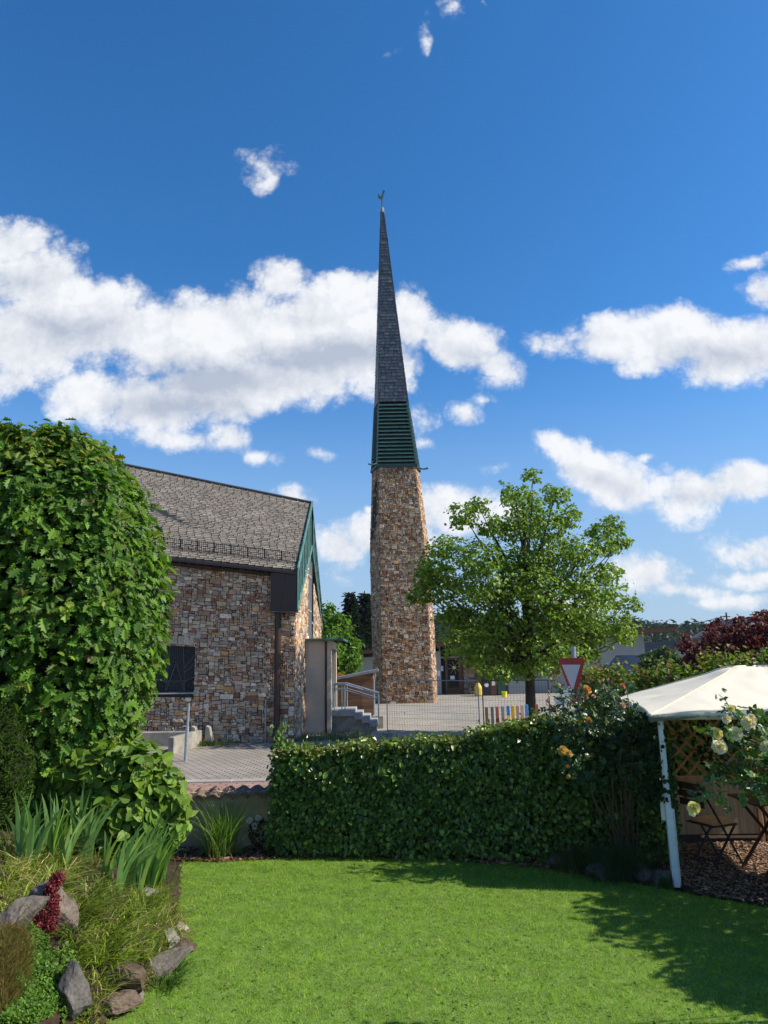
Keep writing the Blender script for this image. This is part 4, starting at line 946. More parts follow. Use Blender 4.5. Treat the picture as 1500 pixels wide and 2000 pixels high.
# folding chair
cx_, cy_ = U(1390, 1590, 9.75)[0], 9.75
fc = thing('folding_chair', 'dark folding bistro chair with a tan seat cushion under the gazebo', 'chair', (cx_, cy_, .01))
sw_, sz = .42, .47
yw = math.radians(22)
def L(x, y, z): return (cx_ + x * math.cos(yw) - y * math.sin(yw), cy_ + x * math.sin(yw) + y * math.cos(yw), z + .012)
s = MB()
for k in range(6): s.bar(L(-.21, -.17 + k * .075, sz), L(.21, -.17 + k * .075, sz), .055, .016)
s.build('seat', M['wood_dark'], fc)
# cushion: rounded slab
n = 14; q = np.linspace(-1, 1, n); QA, QB = np.meshgrid(q, q, indexing='ij'); hh = .05 * (1 - np.abs(QA) ** 4) ** .5 * (1 - np.abs(QB) ** 4) ** .5
top_ = np.array([[L(QA[i, j] * .2 + .02, QB[i, j] * .2, sz + .02 + hh[i, j]) for j in range(n)] for i in range(n)]).reshape(-1, 3); bot_ = np.array([[L(QA[i, j] * .2 + .02, QB[i, j] * .2, sz + .012) for j in range(n)] for i in range(n)]).reshape(-1, 3)
F = [[i * n + j, (i + 1) * n + j, (i + 1) * n + j + 1, i * n + j + 1] for i in range(n - 1) for j in range(n - 1)]
s = MB(); s.add(top_, F); s.add(bot_, [f[::-1] for f in F]); s.build('cushion', M['cushion'], fc, smooth=True)
# the back slats stand at the left end of the seat
s = MB()
for z in (.74, .85, .95): s.bar(L(-.30 - (z - .7) * .25, -.2, z), L(-.30 - (z - .7) * .25, .2, z), .02, .08)
s.build('backrest', M['wood_dark'], fc)
for y in (-.19, .19):
    s = MB(); s.bar(L(.24, y, 0), L(-.36, y, 1.0), .03, .012); s.build('leg', M['dark_steel'], fc)
    s = MB(); s.bar(L(-.22, y * .86, 0), L(.2, y * .86, sz - .01), .03, .012); s.build('leg', M['dark_steel'], fc)
s = MB(); s.tube([L(.17, -.19, .1), L(.17, .19, .1)], .008, 6); s.tube([L(-.17, -.16, .06), L(-.17, .16, .06)], .008, 6); s.build('stretcher', M['dark_steel'], fc)
# folding table
tx_, ty_ = U(1508, 1570, 9.2)[0], 9.2
tz_ = U(1450, 1562, 9.2)[2]
ft = thing('folding_table', 'dark brown folding table at the right edge, beside the chair', 'table', (tx_, ty_, .01))
s = MB()
for k in range(7): s.bar((tx_ - .38, ty_ - .3 + k * .1, tz_), (tx_ + .38, ty_ - .3 + k * .1, tz_), .088, .022)
s.build('tabletop', M['wood_dark'], ft)
for y in (-.26, .26):
    for sg_ in (1, -1):
        s = MB(); s.bar((tx_ - .33 * sg_, ty_ + y + .015 * sg_, .012), (tx_ + .3 * sg_, ty_ + y + .015 * sg_, tz_ - .012), .035, .02, up=(0, 1, 0)); s.build('leg', M['wood_dark'], ft)
# ------------------------------------------------------------------ far houses, pole
def house(name, px0, px1, pyr, pye, Y, depth, label, wallc, roofc, gable_left=True):
    x0_, x1_ = U(px0, 1290, Y)[0], U(px1, 1290, Y)[0]; zr_, ze = U(px0, pyr, Y)[2], U(px0, pye, Y)[2]
    t = thing(name, label, 'house', (x0_, Y, 0))
    s = MB(); xm_ = (x0_ + x1_) / 2
    s.prism([(x0_, Y, 0), (x1_, Y, 0), (x1_, Y, ze), (xm_, Y, zr_ - .1), (x0_, Y, ze)], (0, depth, 0), wallc); w_ = s.build('wall', M['plastic'], t)
    s = MB(); ov = .5
    for a, b in ((x0_ - ov, xm_), (x1_ + ov, xm_)):
        za = ze - (zr_ - ze) * ov / (xm_ - x0_)
        s.hexa([(a, Y - ov, za), (b, Y - ov, zr_), (b, Y + depth + ov, zr_), (a, Y + depth + ov, za), (a, Y - ov, za + .25), (b, Y - ov, zr_ + .25), (b, Y + depth + ov, zr_ + .25), (a, Y + depth + ov, za + .25)], roofc)
    s.build('roof', M['roof_far'], t)
    for f_ in (.3, .7):
        s = MB(); xx = x0_ + (x1_ - x0_) * f_; s.bbox((xx, Y - .02, ze - .9), (1.0, .08, 1.2), 0, .02, (.05, .055, .06)); s.build('window', M['plastic'], t)
    return t
house('house', 1296, 1352, 1257, 1290, 62, 9, 'brown roofed house with a white gable beyond the hedge', (.6, .6, .58), (.09, .06, .05))
house('house', 1262, 1300, 1287, 1308, 44, 7, 'low pale house with a grey roof between the linden and the brown roofed house', (.62, .63, .65), (.16, .16, .18))
house('house', 1478, 1600, 1205, 1238, 50, 9, 'grey roofed house at the right edge behind the copper leaved tree', (.5, .5, .48), (.1, .1, .11))
q = U(1430, 1300, 58)
t = thing('utility_pole', 'dark utility pole with thin wires above the copper leaved tree', 'utility pole', (q[0], 58, 0))
zt_ = U(1430, 1196, 58)[2]
s = MB(); s.tube([(q[0], 58, -.1), (q[0], 58, zt_)], [.10, .06], 8); s.build('mast', M['bark'], t)
s = MB(); s.bar((q[0] - .3, 58, zt_ - .35), (q[0] + .3, 58, zt_ - .35), .06, .06); s.build('crossarm', M['bark'], t)
for dx, dz in ((-14, -2.6), (14, -1.2)):
    xs = np.linspace(0, 1, 14); s = MB(); s.tube(np.stack([q[0] + dx * xs, 58 + 4 * xs, zt_ - .25 + dz * xs - 1.2 * xs * (1 - xs)], 1), .025, 5); s.build('wire', M['dark_steel'], t)
# ------------------------------------------------------------------ foliage tools
def unit(v): return v / (np.linalg.norm(v, axis=-1, keepdims=True) + 1e-9)
def two_halves(outline, fold=.12):
    o = np.array(outline, float); k = len(o)
    Vl = np.stack([-o[:, 0], o[:, 1], fold * np.abs(o[:, 0]) / max(o[:, 0].max(), 1e-6) - .18 * (o[:, 1] - .45) ** 2], 1); Vr = Vl * (-1, 1, 1)
    return np.vstack([Vl, Vr]), np.array([list(range(k))[::-1], [k + i for i in range(k)]])
T_SIMPLE = two_halves([(0, 0), (.22, .2), (.3, .5), (.17, .8), (0, 1)])
T_WIDE = two_halves([(0, 0), (.25, .06), (.4, .3), (.36, .58), (.16, .85), (0, 1)])
T_NARROW = two_halves([(0, 0), (.09, .3), (.08, .7), (0, 1)])
T_OAK = two_halves([(0, 0), (.06, .1), (.2, .17), (.1, .27), (.31, .38), (.15, .47), (.36, .63), (.17, .69), (.25, .86), (.1, .87), (.05, 1), (0, .99)], .14)
T_PETAL = two_halves([(0, 0), (.3, .2), (.5, .6), (.36, .92), (0, 1)], -.15)
def leaves(mb, P, N, size, tm, tint, droop=.6, r=rng):
    P = np.asarray(P, float); n = len(P)
    N = unit(np.asarray(N, float)); d = r.normal(0, 1, (n, 3)); d[:, 2] -= droop * 1.6
    d = unit(d - N * (d * N).sum(1, keepdims=True)); x = np.cross(d, N)
    V, F = tm; s = np.broadcast_to(np.asarray(size, float), (n,))[:, None, None]
    W = P[:, None] + s * (x[:, None] * V[None, :, 0:1] + d[:, None] * V[None, :, 1:2] + N[:, None] * V[None, :, 2:3])
    f = (F[None] + (np.arange(n) * len(V))[:, None, None]).reshape(-1, F.shape[1])
    mb.add(W.reshape(-1, 3), f, np.repeat(np.broadcast_to(tint, (n, 3)), len(F), 0))
def blades(mb, P, lean, length, width, tint, nseg=3, droop=.3, twist=None, r=rng):
    """upright tapering leaves; lean: (n,2) sideways offset per unit length"""
    n = len(P); L_ = np.broadcast_to(length, (n,)); Wd = np.broadcast_to(width, (n,)); dr = np.broadcast_to(droop, (n,))
    th = r.uniform(0, 2 * math.pi, n) if twist is None else twist
    side = np.stack([np.cos(th), np.sin(th), np.zeros(n)], 1)
    t = np.linspace(0, 1, nseg + 1)
    ln = np.concatenate([lean, np.zeros((n, 1))], 1)
    c = P[:, None] + L_[:, None, None] * (ln[:, None] * (t * .35 + .65 * t ** 2)[None, :, None]); c[..., 2] += L_[:, None] * (t[None] - dr[:, None] * t[None] ** 2.2)
    wv = Wd[:, None] * (1 - t ** 2.2)[None] * (.75 + .25 * np.minimum(1, t * 4))[None]; wv[:, -1] = Wd * .04
    V = np.stack([c - side[:, None] * wv[..., None] / 2, c + side[:, None] * wv[..., None] / 2], 2)
    idx = np.arange(n)[:, None] * (nseg + 1) * 2 + np.arange(nseg)[None] * 2
    F = np.stack([idx, idx + 1, idx + 3, idx + 2], 2).reshape(-1, 4)
    mb.add(V.reshape(-1, 3), F, np.repeat(np.broadcast_to(tint, (n, 3)), nseg, 0))
def pick(cols, n, var=.2, p=None, r=rng):
    c = np.array(cols)[r.choice(len(cols), n, p=p)]; return c * np.clip(r.normal(1, var, n), .5, 1.6)[:, None]
def randdir(n, r=rng): return unit(r.normal(0, 1, (n, 3)))
def clump_points(center, rad, n, twig, r=rng):          # leaves gathered round twigs that fill an ellipsoid, denser outside
    k = max(1, n // twig); d = randdir(k, r); rr = r.uniform(.2, 1.0, k) ** .55 * r.choice([1, 1, 1, 1.18], k)
    c = np.asarray(center) + d * rr[:, None] * rad
    out_ = unit(d * (1 / np.asarray(rad)) * np.mean(rad))
    P = np.repeat(c, twig, 0) + r.normal(0, 1, (k * twig, 3)) * np.mean(rad) * .19 * np.array([1, 1, .55]); N = np.repeat(out_, twig, 0)
    return P, N
def limb(mb, a, b, r0, r1, sag=.0, wob=.06, n=7, sides=7, r=rng):
    a, b = np.asarray(a, float), np.asarray(b, float); t = np.linspace(0, 1, n)[:, None]; L_ = np.linalg.norm(b - a)
    p = a * (1 - t) + b * t; p[1:-1] += r.normal(0, wob * L_ / n, (n - 2, 3)); p[:, 2] += (sag * L_ * np.sin(t * math.pi))[:, 0]
    mb.tube(p, np.linspace(r0, r1, n), sides); return p

# ------------------------------------------------------------------ linden tree on the plaza
TY = 24.8
LC = [(1045, 930, 20, 13), (1000, 966, 32, 18), (1090, 962, 27, 22), (1035, 992, 42, 25), (925, 984, 26, 16), (903, 1014, 30, 22), (960, 1022, 26, 18), (1000, 1032, 45, 28), (1060, 1030, 45, 28), (1110, 1016, 30, 24),
 (1160, 1040, 25, 14), (1200, 1030, 30, 16), (1215, 1056, 20, 13), (1180, 1066, 32, 18), (1130, 1076, 42, 26), (1070, 1088, 48, 32), (1000, 1095, 46, 32), (930, 1082, 45, 32), (880, 1070, 34, 22), (858, 1102, 38, 27),
 (830, 1132, 28, 20), (822, 1166, 26, 20), (870, 1152, 44, 28), (930, 1142, 48, 32), (990, 1154, 42, 32), (1060, 1152, 46, 34), (1120, 1134, 48, 30), (1182, 1112, 32, 18), (1190, 1160, 44, 26), (1228, 1180, 24, 15),
 (1140, 1192, 52, 32), (1070, 1212, 52, 36), (990, 1212, 48, 36), (930, 1200, 48, 36), (880, 1200, 34, 24), (900, 1250, 42, 25), (950, 1265, 48, 32), (1010, 1272, 48, 34), (1080, 1265, 52, 32), (1150, 1240, 48, 32),
 (1208, 1226, 34, 22), (1224, 1250, 20, 12), (925, 1292, 24, 12), (972, 1308, 32, 16), (1020, 1312, 34, 16), (1075, 1300, 26, 14), (1150, 1280, 28, 12), (1105, 1284, 30, 14)]
def tree(name, label, cat, base, trunk_r, fork, blobs, Yc, depth, per, lsize, tints, tmpl=T_WIDE, leafmat='leaf', twig=10, group=None, probs=None, seed=1, lean=.25, droop=.6, upw=.5, barkmat='bark', dup=2, limbs=True, jit=0, tall=1.0):
    r = np.random.default_rng(seed)
    t = thing(name, label, cat, tuple(base), group)
    cr, tk = MB(), MB()
    base = np.asarray(base, float); fork = np.asarray(fork, float)
    if trunk_r > 0:
        n = 10; tt = np.linspace(0, 1, n)[:, None]; p = base * (1 - tt) + fork * tt; p[1:, :2] += r.normal(0, trunk_r * .18, (n - 1, 2))
        tk.tube(p, trunk_r * (1 - .75 * np.linspace(0, 1, n)) * (1 + .35 * np.exp(-np.linspace(0, 1, n) * 18)), 12)
    for (px, py, rx, ry) in blobs:
        px += r.normal(0, jit); py += r.normal(0, jit * .7); ry *= tall; sc = Yc / FPX
        c0 = U(px, py, Yc); ed = max(0.0, 1 - (abs(c0[0] - fork[0]) / (depth + 1.2)) ** 2) ** .5
        for q in range(dup):
            dy = (r.uniform(-1, 0) if q == 0 else r.uniform(0, 1)) * depth * ed if dup > 1 else r.uniform(-.6, .6) * depth * ed
            c = U(px, py, Yc + dy); rad = np.array([rx * sc, (rx + ry) * .5 * sc, ry * sc * 1.02])
            n = int(per * rx * ry / 1000 / dup * 2)
            P, N = clump_points(c, rad, n, twig, r)
            Nn = unit(N * .55 + np.array([.1, -.05, upw]) + r.normal(0, .45, N.shape))
            leaves(cr, P, Nn, lsize * np.clip(r.normal(1, .25, len(P)), .5, 1.6), tmpl, pick(tints, len(P), .2, probs, r), droop, r)
            if trunk_r > 0 and limbs:
                f = np.clip((c[2] - base[2]) / (fork[2] - base[2] + 1e-6) * .72 - .12, .3, .97) if True else .5
                a = base * (1 - f) + fork * f
                limb(tk, a, c * .92 + a * .08, trunk_r * .30, trunk_r * .05, -.06, .12, 7, 6, r)
    if trunk_r > 0: tk.build('trunk', M[barkmat], t, smooth=True)
    cr.build('crown', M[leafmat], t)
    return t
LG = [(.125, .225, .022), (.155, .265, .028), (.19, .29, .032), (.25, .315, .045), (.09, .17, .02)]
tb = U(1040, 1440, TY); tb[2] = 0
tree('linden_tree', 'leafy linden tree with a dark trunk standing on the plaza right of the tower', 'tree', tb, .19, U(1022, 990, TY), LC, TY, 2.4, 350, .105, LG, seed=5, twig=7, jit=6, tall=1.08, leafmat='tree_leaf', probs=[.22, .24, .22, .16, .16])

# ------------------------------------------------------------------ trees behind
tree('walnut_tree', 'bright green round tree directly behind the church gable', 'tree', (U(650, 1300, 42)[0], 43, 0), .3, U(648, 1230, 43), [(640, 1205, 22, 26), (655, 1230, 30, 30), (670, 1262, 28, 28), (640, 1262, 26, 30), (682, 1290, 22, 22), (660, 1300, 30, 26), (640, 1305, 28, 22), (692, 1265, 12, 16)], 42, 2.2, 620, .24, [(.09, .19, .018), (.12, .22, .025), (.06, .14, .015)], tmpl=T_SIMPLE, twig=8, seed=8)
def conifer(px, pytop, Y, wpx, label, seed, name='fir_tree', group='dark firs behind the church', tint=((.014, .026, .02), (.02, .034, .024), (.010, .02, .016))):
    r = np.random.default_rng(seed); top = U(px, pytop, Y); x, h = top[0], top[2]; W_ = wpx * Y / FPX
    t = thing(name, label, 'tree', (x, Y, 0), group)
    tk = MB(); tk.tube([(x, Y, -.1), (x, Y, h * .6), (x, Y, h)], [h * .018, h * .012, .02], 8); tk.build('trunk', M['bark'], t)
    cr = MB(); z = h * .12; P, N, Dv = [], [], []
    while z < h * .985:
        f = 1 - z / h; rad = W_ * (f ** .85) * r.uniform(.7, 1.1) + .12; nb_ = 7
        for k in range(nb_):
            a = r.uniform(0, 6.283); rl_ = rad * r.uniform(.6, 1.15); m = max(3, int(rl_ / .22))
            tt = np.linspace(.12, 1, m); p = np.stack([x + np.cos(a) * rl_ * tt, Y + np.sin(a) * rl_ * tt, z - rl_ * .38 * tt + rl_ * .22 * tt ** 2.4], 1)
            P.append(np.repeat(p, 5, 0) + r.normal(0, .11 + rl_ * .02, (m * 5, 3)))
        z += h * .019
    P = np.vstack(P); leaves(cr, P, unit(np.array([0, -.2, .8]) + r.normal(0, .5, P.shape)), r.uniform(.35, .75, len(P)), T_NARROW, pick(tint, len(P), .25, None, r), 1.0, r)
    cr.build('crown', M['leaf'], t)
conifer(684, 1158, 70, 44, 'left one of two pointed dark firs between the church and the tower', 1)
conifer(713, 1160, 72, 42, 'right one of two pointed dark firs, touching the tower edge', 2)
conifer(699, 1196, 78, 46, 'lower dark fir standing between the two pointed firs', 3)
# small shrub in front of the firs
# ------------------------------------------------------------------ hills and forest
hp = [(-400, 1175), (300, 1200), (700, 1235), (850, 1206), (900, 1212), (1000, 1222), (1220, 1224), (1260, 1220), (1300, 1228), (1400, 1230), (1500, 1222), (1700, 1210), (2100, 1200)]
YF = 420.0
hxs, hzs = [], []
for px, py in hp:
    q = U(px, py + 14, YF); hxs.append(q[0]); hzs.append(max(1, q[2]))
gx = np.linspace(-420, 520, 120); prof = np.interp(gx, hxs, hzs)
s = MB(); rows = [(150, .0), (230, .18), (320, .6), (400, .93), (470, 1.0), (700, .9)]
V = np.array([[[x, y, -.2 + z * f + (mnoise.noise(Vector((x * .02, y * .02, 0))) * 1.5 if f > .1 else -.3)] for x, z in zip(gx, prof)] for y, f in rows])
s.add(V.reshape(-1, 3), [[i * 120 + j, i * 120 + j + 1, (i + 1) * 120 + j + 1, (i + 1) * 120 + j] for i in range(len(rows) - 1) for j in range(119)])
structure(s, 'hills', M['meadow'], smooth=True)
s = MB(); r = np.random.default_rng(31); nt = 1500
fx = r.uniform(-260, 330, nt); fy = r.uniform(250, 480, nt)
fz = np.interp(fx, hxs, hzs) * np.interp(fy, [150, 230, 320, 400, 470], [0, .18, .6, .93, 1.0])
hgt = r.uniform(4, 8, nt) * (1 + .35 * (np.sin(fx * .07) > .75))
for i in range(nt):
    k = 46; d = randdir(k, r); c = np.array([fx[i], fy[i], fz[i] + hgt[i] * .45]); P = c + d * np.array([hgt[i] * .42, hgt[i] * .42, hgt[i] * .55]) * r.uniform(.6, 1.05, (k, 1))
    leaves(s, P, unit(d + (0, 0, .4)), hgt[i] * .3, T_SIMPLE, pick([(.022, .045, .03), (.03, .055, .034), (.018, .036, .028)][i % 3:i % 3 + 1], k, .2, None, r), .4, r)
structure(s, 'forest', M['leaf'], 'stuff')
# low bushes in the middle distance, right
tree('bush', 'dark green bush in front of the low pale house, right of the linden', 'shrub', (U(1290, 1300, 34)[0], 34, 0), .08, U(1290, 1290, 34), [(1268, 1290, 20, 16), (1296, 1278, 22, 16), (1318, 1290, 18, 14), (1285, 1305, 30, 16)], 34, 1.2, 480, .2, [(.04, .085, .03), (.055, .1, .03)], tmpl=T_SIMPLE, seed=12)
tree('copper_plum', 'copper leaved plum tree with dark red foliage behind the gazebo', 'tree', (U(1450, 1300, 16)[0], 16.2, 0), .1, U(1440, 1240, 16),
     [(1345, 1262, 20, 14), (1368, 1280, 26, 20), (1395, 1255, 26, 22), (1388, 1232, 14, 14), (1425, 1270, 30, 24), (1428, 1232, 22, 20), (1455, 1250, 28, 26), (1476, 1215, 14, 18), (1482, 1196, 7, 10), (1490, 1245, 24, 26), (1400, 1215, 9, 12), (1447, 1212, 10, 12), (1520, 1220, 26, 30), (1540, 1260, 30, 30), (1350, 1296, 26, 14), (1410, 1298, 40, 16), (1470, 1288, 40, 22), (1340, 1244, 8, 8), (1498, 1198, 8, 12)], 16, 1.2, 470, .08,
     [(.085, .018, .028), (.11, .026, .034), (.06, .014, .022), (.15, .045, .045)], tmpl=T_SIMPLE, seed=13, twig=8)
# ------------------------------------------------------------------ hedges
def hedge_points(fa, fb, depth, ztop, n, r, end_round=.12):
    """points and outward normals on the front, top, back and ends of a hedge from fa to fb (front foot line)"""
    fa, fb = np.asarray(fa, float), np.asarray(fb, float); d = fb - fa; L_ = np.linalg.norm(d); d /= L_; nrm = np.array([d[1], -d[0]])
    s = r.uniform(0, 1, n); H = ztop(s); u = r.uniform(0, 1, n)
    per = H + depth * .8 + .25 * H
    v = r.uniform(0, 1, n) * per
    P = np.zeros((n, 3)); N = np.zeros((n, 3)); base = fa + d * (s * L_)[:, None]
    fr = v < H; tp = (v >= H) & (v < H + depth * .8); bk = ~fr & ~tp
    z = np.where(fr, H * (v / H) ** .9, H); off = np.zeros(n)
    off[tp] = (v[tp] - H[tp]) / .8; z[bk] = H[bk] * (1 - (v[bk] - H[bk] - depth * .8) / (.25 * H[bk]) * .7); off[bk] = depth
    bulge = .07 * np.array([mnoise.noise(Vector((a * 5, b * 2.2, 0))) for a, b in zip(s * L_ * .4, z)])
    P[:, :2] = base - nrm * off[:, None]; P[:, 2] = z
    N[fr, :2] = nrm; N[fr, 2] = .25; N[tp, 2] = 1; N[tp, :2] = nrm * .1; N[bk, :2] = -nrm
    soft = np.exp(-np.abs(H - z) / .12) * fr; P[:, :2] -= nrm * (soft * .1)[:, None]; N[:, 2] += soft * .7
    P += unit(N) * bulge[:, None] * 1.0
    e = r.uniform(0, 1, n) < .05 * min(1, 3 / L_); k = e.sum()
    P[e, :2] = fa - nrm * (r.uniform(0, 1, k) * depth)[:, None] - d * .03; P[e, 2] = r.uniform(0, 1, k) * H[e]; N[e] = np.array([-d[0], -d[1], .2])
    return P, unit(N)
r = np.random.default_rng(41)
HA, HB = np.array([-1.62, 10.42]), np.array([3.7, 9.7]); HL = np.linalg.norm(HB - HA)
hpx = [(535, 1466), (600, 1462), (700, 1452), (800, 1450), (900, 1440), (960, 1424), (1010, 1412), (1060, 1406), (1150, 1404), (1230, 1420)]
hs_, hz_ = [], []
for px, py in hpx:
    for Yq in (10.2,):
        yy = 10.42 - .16 * (U(px, py, 10.2)[0] + 1.62) + .25; q = U(px, py, yy); hs_.append(np.clip((q[0] + 1.62) / (HB[0] - HA[0]), 0, 1)); hz_.append(q[2] - .03)
ht = lambda s: np.interp(s, hs_, hz_) + .025 * np.sin(s * 37) + .02 * np.sin(s * 83 + 1)
hg = thing('garden_hedge', 'clipped green garden hedge with small leaves between the lawn and the plaza', 'hedge', (HA[0], HA[1], 0))
s = MB()
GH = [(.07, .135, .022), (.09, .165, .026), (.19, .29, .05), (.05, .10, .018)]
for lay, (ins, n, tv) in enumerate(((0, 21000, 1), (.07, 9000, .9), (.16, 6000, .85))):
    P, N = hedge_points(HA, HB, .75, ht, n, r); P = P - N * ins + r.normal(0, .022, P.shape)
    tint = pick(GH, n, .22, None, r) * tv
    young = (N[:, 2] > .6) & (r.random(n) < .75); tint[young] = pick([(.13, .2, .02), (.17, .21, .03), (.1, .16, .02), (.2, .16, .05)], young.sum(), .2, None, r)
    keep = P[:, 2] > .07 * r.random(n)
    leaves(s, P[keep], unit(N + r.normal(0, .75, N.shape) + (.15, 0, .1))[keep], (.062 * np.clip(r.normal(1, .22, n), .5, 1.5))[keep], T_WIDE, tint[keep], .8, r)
# loose shoots on top
ns = 70; ss_ = r.uniform(0, 1, ns); bp_ = HA + (HB - HA) * ss_[:, None]; 
for i in range(ns):
    hh_ = r.uniform(.05, .14); b0 = np.array([bp_[i, 0] + r.normal(0, .03), bp_[i, 1] + r.uniform(.05, .6), ht(ss_[i])]); k = 7
    P = b0 + np.linspace(0, 1, k)[:, None] * np.array([r.normal(0, .03), r.normal(0, .03), hh_]); leaves(s, P, unit(r.normal(0, .5, (k, 3)) + (0, -.2, .6)), .05, T_SIMPLE, pick([(.12, .19, .02), (.09, .15, .02)], k, .2, None, r), .1, r)
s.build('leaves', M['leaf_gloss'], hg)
s = MB(); dH = (HB - HA) / HL; nH = np.array([dH[1], -dH[0]])
k = 24
for i in range(90):
    sq = r.uniform(.01, .99); b0 = HA + (HB - HA) * sq - nH * r.uniform(.15, .6); s.tube([(b0[0], b0[1], 0), (b0[0] + r.normal(0, .06), b0[1] + r.normal(0, .05), ht(sq) * .5), (b0[0] + r.normal(0, .12), b0[1] + r.normal(0, .08), ht(sq) * .9)], [.013, .01, .004], 5)
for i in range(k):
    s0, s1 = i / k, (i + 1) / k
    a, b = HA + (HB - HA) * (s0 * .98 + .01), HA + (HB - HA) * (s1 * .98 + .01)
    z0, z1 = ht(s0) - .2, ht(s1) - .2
    s.hexa([(*(a - nH * .24), .12), (*(b - nH * .24), .12), (*(b - nH * .55), .12), (*(a - nH * .55), .12), (*(a - nH * .24), z0), (*(b - nH * .24), z1), (*(b - nH * .55), z1), (*(a - nH * .55), z0)])  # opaque dark box fills the shaded inside, around the twig stems
M['core_shade'] = material('core_shade', (.02, .022, .012), .95, noise=14, var=.5, bump=1, bscale=40, spec=.05)  # near-black colour stands in for the shade deep inside the foliage
s.build('dark_core', M['core_shade'], hg)
# hedge behind the gazebo
BA, BB = U(1150, 1360, 13.2)[[0, 1]], np.array([8.6, 12.4])
bt = lambda s: np.interp(s, [0, .12, .25, .45, .7, 1], [U(1160, 1342, 13.3)[2], U(1215, 1322, 13.3)[2], U(1280, 1325, 13.2)[2], U(1350, 1308, 13)[2], U(1440, 1288, 12.8)[2], 2.75]) + .07 * np.sin(s * 29) + .04 * np.sin(s * 71)
bh = thing('beech_hedge', 'loose yellow green hedge with copper tinged shoots behind the gazebo roof', 'hedge', (BA[0], BA[1], 0))
s = MB()
for ins, n in ((0, 7000), (.12, 4000), (-.1, 2200)):
    P, N = hedge_points(BA, BB, .9, bt, n, r); P = P - N * ins + r.normal(0, .06, P.shape)
    tint = pick([(.085, .16, .02), (.12, .21, .03), (.16, .25, .035)], n, .2, None, r); yg = (P[:, 2] > bt(.5) - .5) & (r.random(n) < .35); tint[yg] = pick([(.2, .2, .03), (.22, .13, .05), (.16, .2, .03)], yg.sum(), .2, None, r)
    leaves(s, P, unit(N + r.normal(0, .5, N.shape)), .088 * np.clip(r.normal(1, .25, n), .5, 1.6), T_WIDE, tint, .6, r)
for i in range(150):
    sq = r.uniform(0, 1); b0 = np.array([*(BA + (BB - BA) * sq), bt(sq) - .05]) + (0, r.uniform(0, .8), 0); hh_ = r.uniform(.12, .38); k = 9; dx = r.normal(0, .1)
    P = b0 + np.linspace(0, 1, k)[:, None] * np.array([dx, 0, hh_]) + r.normal(0, .025, (k, 3)); leaves(s, P, unit(r.normal(0, .5, (k, 3)) + (0, -.2, .6)), .08, T_WIDE, pick([(.2, .2, .03), (.22, .14, .05), (.12, .19, .025), (.14, .21, .03)], k, .2, None, r), .1, r)
s.build('leaves', M['leaf'], bh)
s = MB(); 
for i in range(60):
    sq = r.uniform(.01, .99); b0 = BA + (BB - BA) * sq + (0, r.uniform(.2, .7)); s.tube([(b0[0], b0[1], 0), (b0[0] + r.normal(0, .08), b0[1], bt(sq) * .5), (b0[0] + r.normal(0, .15), b0[1], bt(sq))], [.02, .014, .005], 5)
s.hexa([(BA[0] + .2, BA[1] + .3, .1), (BB[0], BB[1] + .3, .1), (BB[0], BB[1] + .6, .1), (BA[0] + .2, BA[1] + .6, .1), (BA[0] + .2, BA[1] + .3, bt(0.) - .4), (BB[0], BB[1] + .3, bt(1.) - .5), (BB[0], BB[1] + .6, bt(1.) - .5), (BA[0] + .2, BA[1] + .6, bt(0.) - .4)])  # closed dark box painted as the shade between the stems
s.build('dark_core', M['core_shade'], bh)

